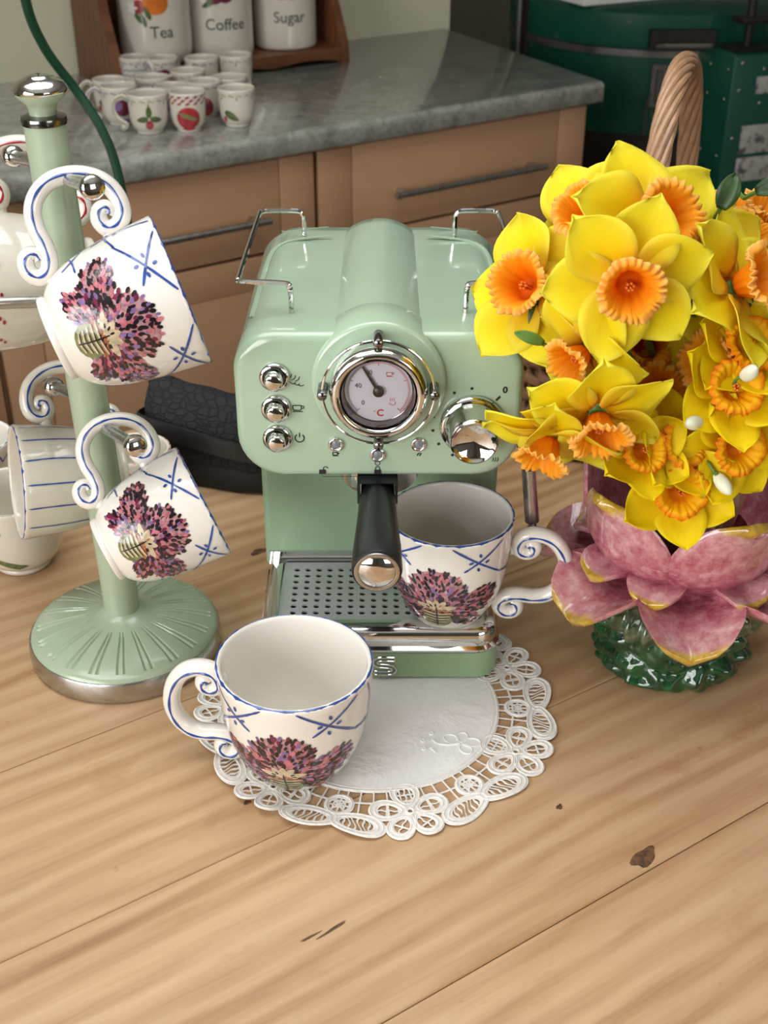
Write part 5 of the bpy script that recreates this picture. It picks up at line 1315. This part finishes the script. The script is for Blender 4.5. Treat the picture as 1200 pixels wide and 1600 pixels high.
def mini(label, px, py, R=.0315, H=.062, hand=None, rimc='p_olive', deco='leaf', mat_='ivory2', handline=None):
    r = at(px, py, 1); d = r-Vector((0, 0, CAM_H)); p = Vector((0, 0, CAM_H))+d*((CAM_H-WT)/-d.z); p.z = WT+.0002
    view = -p; view.z = 0
    c = Cup(R, H, MINI, seed=int(px), wobble=.004); t = thing('espresso_cup', label, 'cup', mat4=frame(p, (0, 0, 1), view), group='small painted cups in front of the canisters')
    pr = list(c.pr); th = .0026
    full = [(0, .001)]+pr+[(R-th*.5, H+th*.4)]+[(rr-th, hh) for rr, hh in reversed(pr) if hh > H*.15]+[(R*.5, H*.10), (0, H*.09)]
    MB().lathe(full, 32).build('body', M[mat_], t, sharp=60)
    if hand is not None:
        sp = spline([(R*.98, 0, H*.80), (R*1.25, 0, H*.92), (R*1.65, 0, H*.80), (R*1.75, 0, H*.55), (R*1.50, 0, H*.32), (R*1.15, 0, H*.20), (R*1.28, 0, H*.08), (R*1.42, 0, H*.14)], 5)
        hm = Matrix.Rotation(hand, 4, 'Z')
        MB().tube(sp, .0036, 8).build('handle', M[mat_], t, m=hm)
        if handline:
            mb = MB()
            for sd in (-1, 1): mb.tube([Vector((q.x, sd*.0033, q.z)) for q in sp], .0008, 5)
            mb.build('handle_line', M[handline], t, m=hm)
    mb = MB(); names = ['p_olive', 'blue', 'red', 'p_green', 'p_redf', 'p_plum', 'p_pink', 'p_mauve']
    ri = names.index(rimc)
    for q in range(14):
        x = (q-7)*2*PI*R/14
        if deco == 'melon':
            for w in range(3): c.dab(mb, 0, x+(w % 2)*.006, H*(.93-.08*w), .0042, .0016, .4, 2)
        else:
            c.line(mb, 0, [(x, H*.86), (x+.003, H*.90), (x+.006, H*.86), (x+.010, H*.88)], .0010, ri, jit=.3)
            if q % 2: c.dab(mb, 0, x, H*.80, .0011, .0028, 0, ri)
    if deco == 'sprig':
        for x, h, rr in ((0, .62, PI/2), (-.011, .42, .15+PI), (.011, .42, -.15)): c.dab(mb, 0, x, h*H, .0095, .0046, rr, 3, .0006, 14, .25); c.dab(mb, 0, x, h*H, .0085, .0008, rr, 0, .0008, 8)
        c.dab(mb, 0, 0, .28*H, .0062, .0075, 0, 4, .0007, 16); 
        for q in range(6): c.dab(mb, 0, (q % 3-1)*.003, (.24+.06*(q//3))*H, .0012, .0012, 0, 6, .0009, 6)
    elif deco == 'melon':
        c.dab(mb, 0, 0, .40*H, .0195, .0175, 0, 4, .0006, 24); c.dab(mb, 0, -.001, .44*H, .0165, .0034, -.35, 0, .0008, 16); c.dab(mb, 0, 0, .12*H, .010, .004, 0, 4, .0006, 12)
    elif deco == 'leaf':
        c.dab(mb, 0, -.010, .34*H, .0135, .0060, -.55, 3, .0006, 16, .3); c.dab(mb, 0, -.007, .35*H, .0115, .0018, -.6, 0, .0008, 10); c.dab(mb, 0, -.022, .24*H, .004, .005, 0, 4, .0006, 10)
    elif deco == 'plum':
        c.dab(mb, 0, .004, .50*H, .0135, .0135, 0, 5, .0006, 20); c.dab(mb, 0, -.004, .56*H, .008, .008, 0, 7, .0008, 16); c.dab(mb, 0, .008, .16*H, .007, .003, -.5, 1, .0006, 12)
    elif deco == 'berry':
        c.dab(mb, 0, 0, .35*H, .014, .016, 0, 4, .0006, 20); c.dab(mb, 0, .002, .4*H, .008, .007, 0, 5, .0008, 14)
    elif deco == 'waves':
        for hh in (.66, .5): c.line(mb, 0, [((q-8)*.006, hh*H+.0022*(q % 2)) for q in range(17)], .0012, ri)
    mb.build('painted_decoration', [M[q] for q in names], t, smooth=False, fix=False)
LFT = -1.75
mini('small cup with a green sprig and red berry at the front of the cup group', 235, 206, .0325, .062, LFT, 'p_olive', 'sprig', handline='p_olive')
mini('small cup with crimson rim pattern and red fruit at the group front', 296, 203, .0300, .062, None, 'red', 'melon')
mini('small cup with a green leaf standing alone at the right front of the cup group', 372, 195, .0310, .060, 2.6, 'p_olive', 'leaf')
mini('small cup with a dark plum and blue scroll handle left of the sprig cup', 190, 193, .0300, .062, LFT, 'blue', 'plum', handline='blue')
mini('small cup at the far left of the group with its pale handle to the left', 176, 178, .0290, .058, LFT, 'p_olive', 'leaf', handline='p_olive')
mini('back row small cup with blue waves at the left in front of the Tea canister', 216, 140, .0300, .058, .6, 'blue', 'waves', handline='blue')
mini('back row small cup second from the left below the gap of the canisters', 256, 141, .0300, .058, 2.5, 'blue', 'plum')
mini('back row small cup with a leaf in front of the Coffee canister', 318, 141, .0310, .058, -.5, 'blue', 'leaf')
mini('back row small cup with large leaf in front of the Sugar canister', 371, 140, .0300, .062, 2.6, 'p_olive', 'leaf')
mini('middle row small cup with blue rim behind the sprig cup', 242, 174, .0290, .058, 2.4, 'blue', 'waves')
mini('middle row small cup tucked between the sprig cup and the red fruit cup', 272, 187, .0290, .056, 2.2, 'blue', 'plum')
mini('middle row small cup with crimson rim behind the red fruit cup', 297, 163, .0310, .058, -.9, 'red', 'berry', handline='red')
mini('middle row small cup with a dark red fruit beside the red fruit cup', 322, 181, .0300, .058, 2.7, 'blue', 'berry')
mini('middle row small cup with plain olive rim behind the lone leaf cup', 360, 172, .0310, .056, 2.4, 'p_olive', 'leaf')

# ------------------------------------------------------------------ kiln in the corner behind the worktop
KX, KY, KR = .640, 3.155, .335
kl = thing('pottery_kiln', 'green round top-loading kiln with steel bands and control box behind the worktop', 'kiln', (KX, KY, Z_FLOOR))
Z = lambda z: z-Z_FLOOR
MB().lathe([(0, .06), (KR-.01, .06), (KR, .07), (KR, Z(-.045)), (0, Z(-.045))], 72).build('lower_body', M['dark_metal'], kl, sharp=40)
MB().lathe([(0, Z(-.045)), (KR, Z(-.045)), (KR, Z(.128)), (0, Z(.128))], 72).build('upper_body', M['kiln'], kl, sharp=40)
MB().lathe([(KR, Z(.120)), (KR+.006, Z(.122)), (KR+.006, Z(.136)), (KR, Z(.138))], 72).build('steel_band', M['kilnband'], kl)
MB().lathe([(0, Z(.139)), (KR+.002, Z(.139)), (KR+.004, Z(.145)), (KR+.004, Z(.208)), (KR-.006, Z(.216)), (0, Z(.218))], 72).build('lid', M['kiln'], kl, sharp=40)
for q in range(3):
    a = math.radians(90+120*q); MB().tube([(.22*math.cos(a), .22*math.sin(a), .0005), (.22*math.cos(a), .22*math.sin(a), .062)], .02, 12).build('foot', M['dark_metal'], kl, sharp=50)
def on_kiln(ang, r, z): return Matrix.Rotation(math.radians(ang), 4, 'Z') @ Matrix.Translation((r, 0, Z(z)))
def latch(ang, z0, z1):
    m = on_kiln(ang, KR, 0)
    l = MB().box(0, .014, -.016, .016, z0, z1).build('latch', M['kilnband'], kl, m=m, smooth=False)
    for s in (-1, 1): MB().tube([(.016, s*.020, z0-.06), (.018, s*.020, z0+.01), (.018, s*.014, z0+.03)], .003, 6).build('latch_arm', M['kilnband'], l)
    MB().tube([(.017, 0, z0+.01), (.02, 0, z1-.01)], .006, 8).build('latch_bar', M['kilnband'], l)
latch(-97, .020, .110)
lm = on_kiln(-160, KR, 0)
hg = MB().box(0, .012, -.020, .020, .075, .21).build('hinge', M['dark_metal'], kl, m=lm, smooth=False); MB().tube([(.016, .0, .05), (.016, 0, .23)], .007, 8).build('hinge_pin', M['kilnband'], hg)
MB().box(.002, .022, -.085, .055, .140, .182).build('lid_handle', M['dark_metal'], kl, m=on_kiln(-88, KR, 0), smooth=False)
MB().tube([(.03, -.07, .150), (.05, -.06, .155), (.05, .04, .155), (.03, .05, .150)], .006, 8).build('lid_grip', M['kilnband'], kl, m=on_kiln(-88, KR, 0))
# control box on its right
cb = Matrix.Translation((.725-KX, 2.690-KY, 0)) @ Matrix.Rotation(math.radians(20), 4, 'Z')
bx = bevel_box('control_box', 0, .36, 0, .17, Z(-.52), Z(.150), .004, M['kiln'], kl, m=cb)
for x, z in ((.020, .135), (.020, .08), (.020, -.02), (.020, -.12), (.16, .135), (.30, .135), (.075, .12), (.075, .05)):
    MB().ball((x, -.001, Z(z)), .004, 10, 6, (1, .5, 1)).build('screw', M['steel'], bx)
for y in (.02, .085, .15):
    for z in (.12, .06, -.06): MB().ball((-.001, y, Z(z)), .0035, 8, 6, (.5, 1, 1)).build('screw', M['steel'], bx)
for x0, x1, z0, z1 in ((.060, .150, .070, .105), (.040, .140, -.055, .005), (.038, .138, -.115, -.063), (.030, .20, -.20, -.150)):
    bevel_box('rating_plate', x0, x1, -.0022, -.0006, Z(z0), Z(z1), .0005, M['plate'], bx)
bevel_box('lid_bracket', .02, .10, .02, .10, Z(.151), Z(.157), .002, M['dark_metal'], bx); MB().tube([(.06, .05, Z(.158)), (.06, .05, Z(.25))], .009, 10).build('bracket_bolt', M['dark_metal'], bx)
bevel_box('bracket_arm', .03, .20, .03, .075, Z(.205), Z(.217), .002, M['dark_metal'], bx)
# white boards lying on the lid
def board(label, x, y, rz, sx, sy, sz, m):
    t = bevel_box('kiln_shelf', -sx/2, sx/2, -sy/2, sy/2, 0, sz, .002, M[m], None)
    t.location = (x, y, .2182); t.rotation_euler = (0, 0, rz); tag(t, label, 'board', 'boards lying on the kiln lid')
board('white board lying on the kiln lid', .500, 3.07, .45, .30, .30, .022, 'white')
M['pinkboard'] = mat('pale_pink_board', (.62, .52, .48), .6)
board('pale pinkish board at the right on the kiln lid', .80, 3.10, .1, .22, .26, .012, 'pinkboard')
bpy.context.view_layer.update()
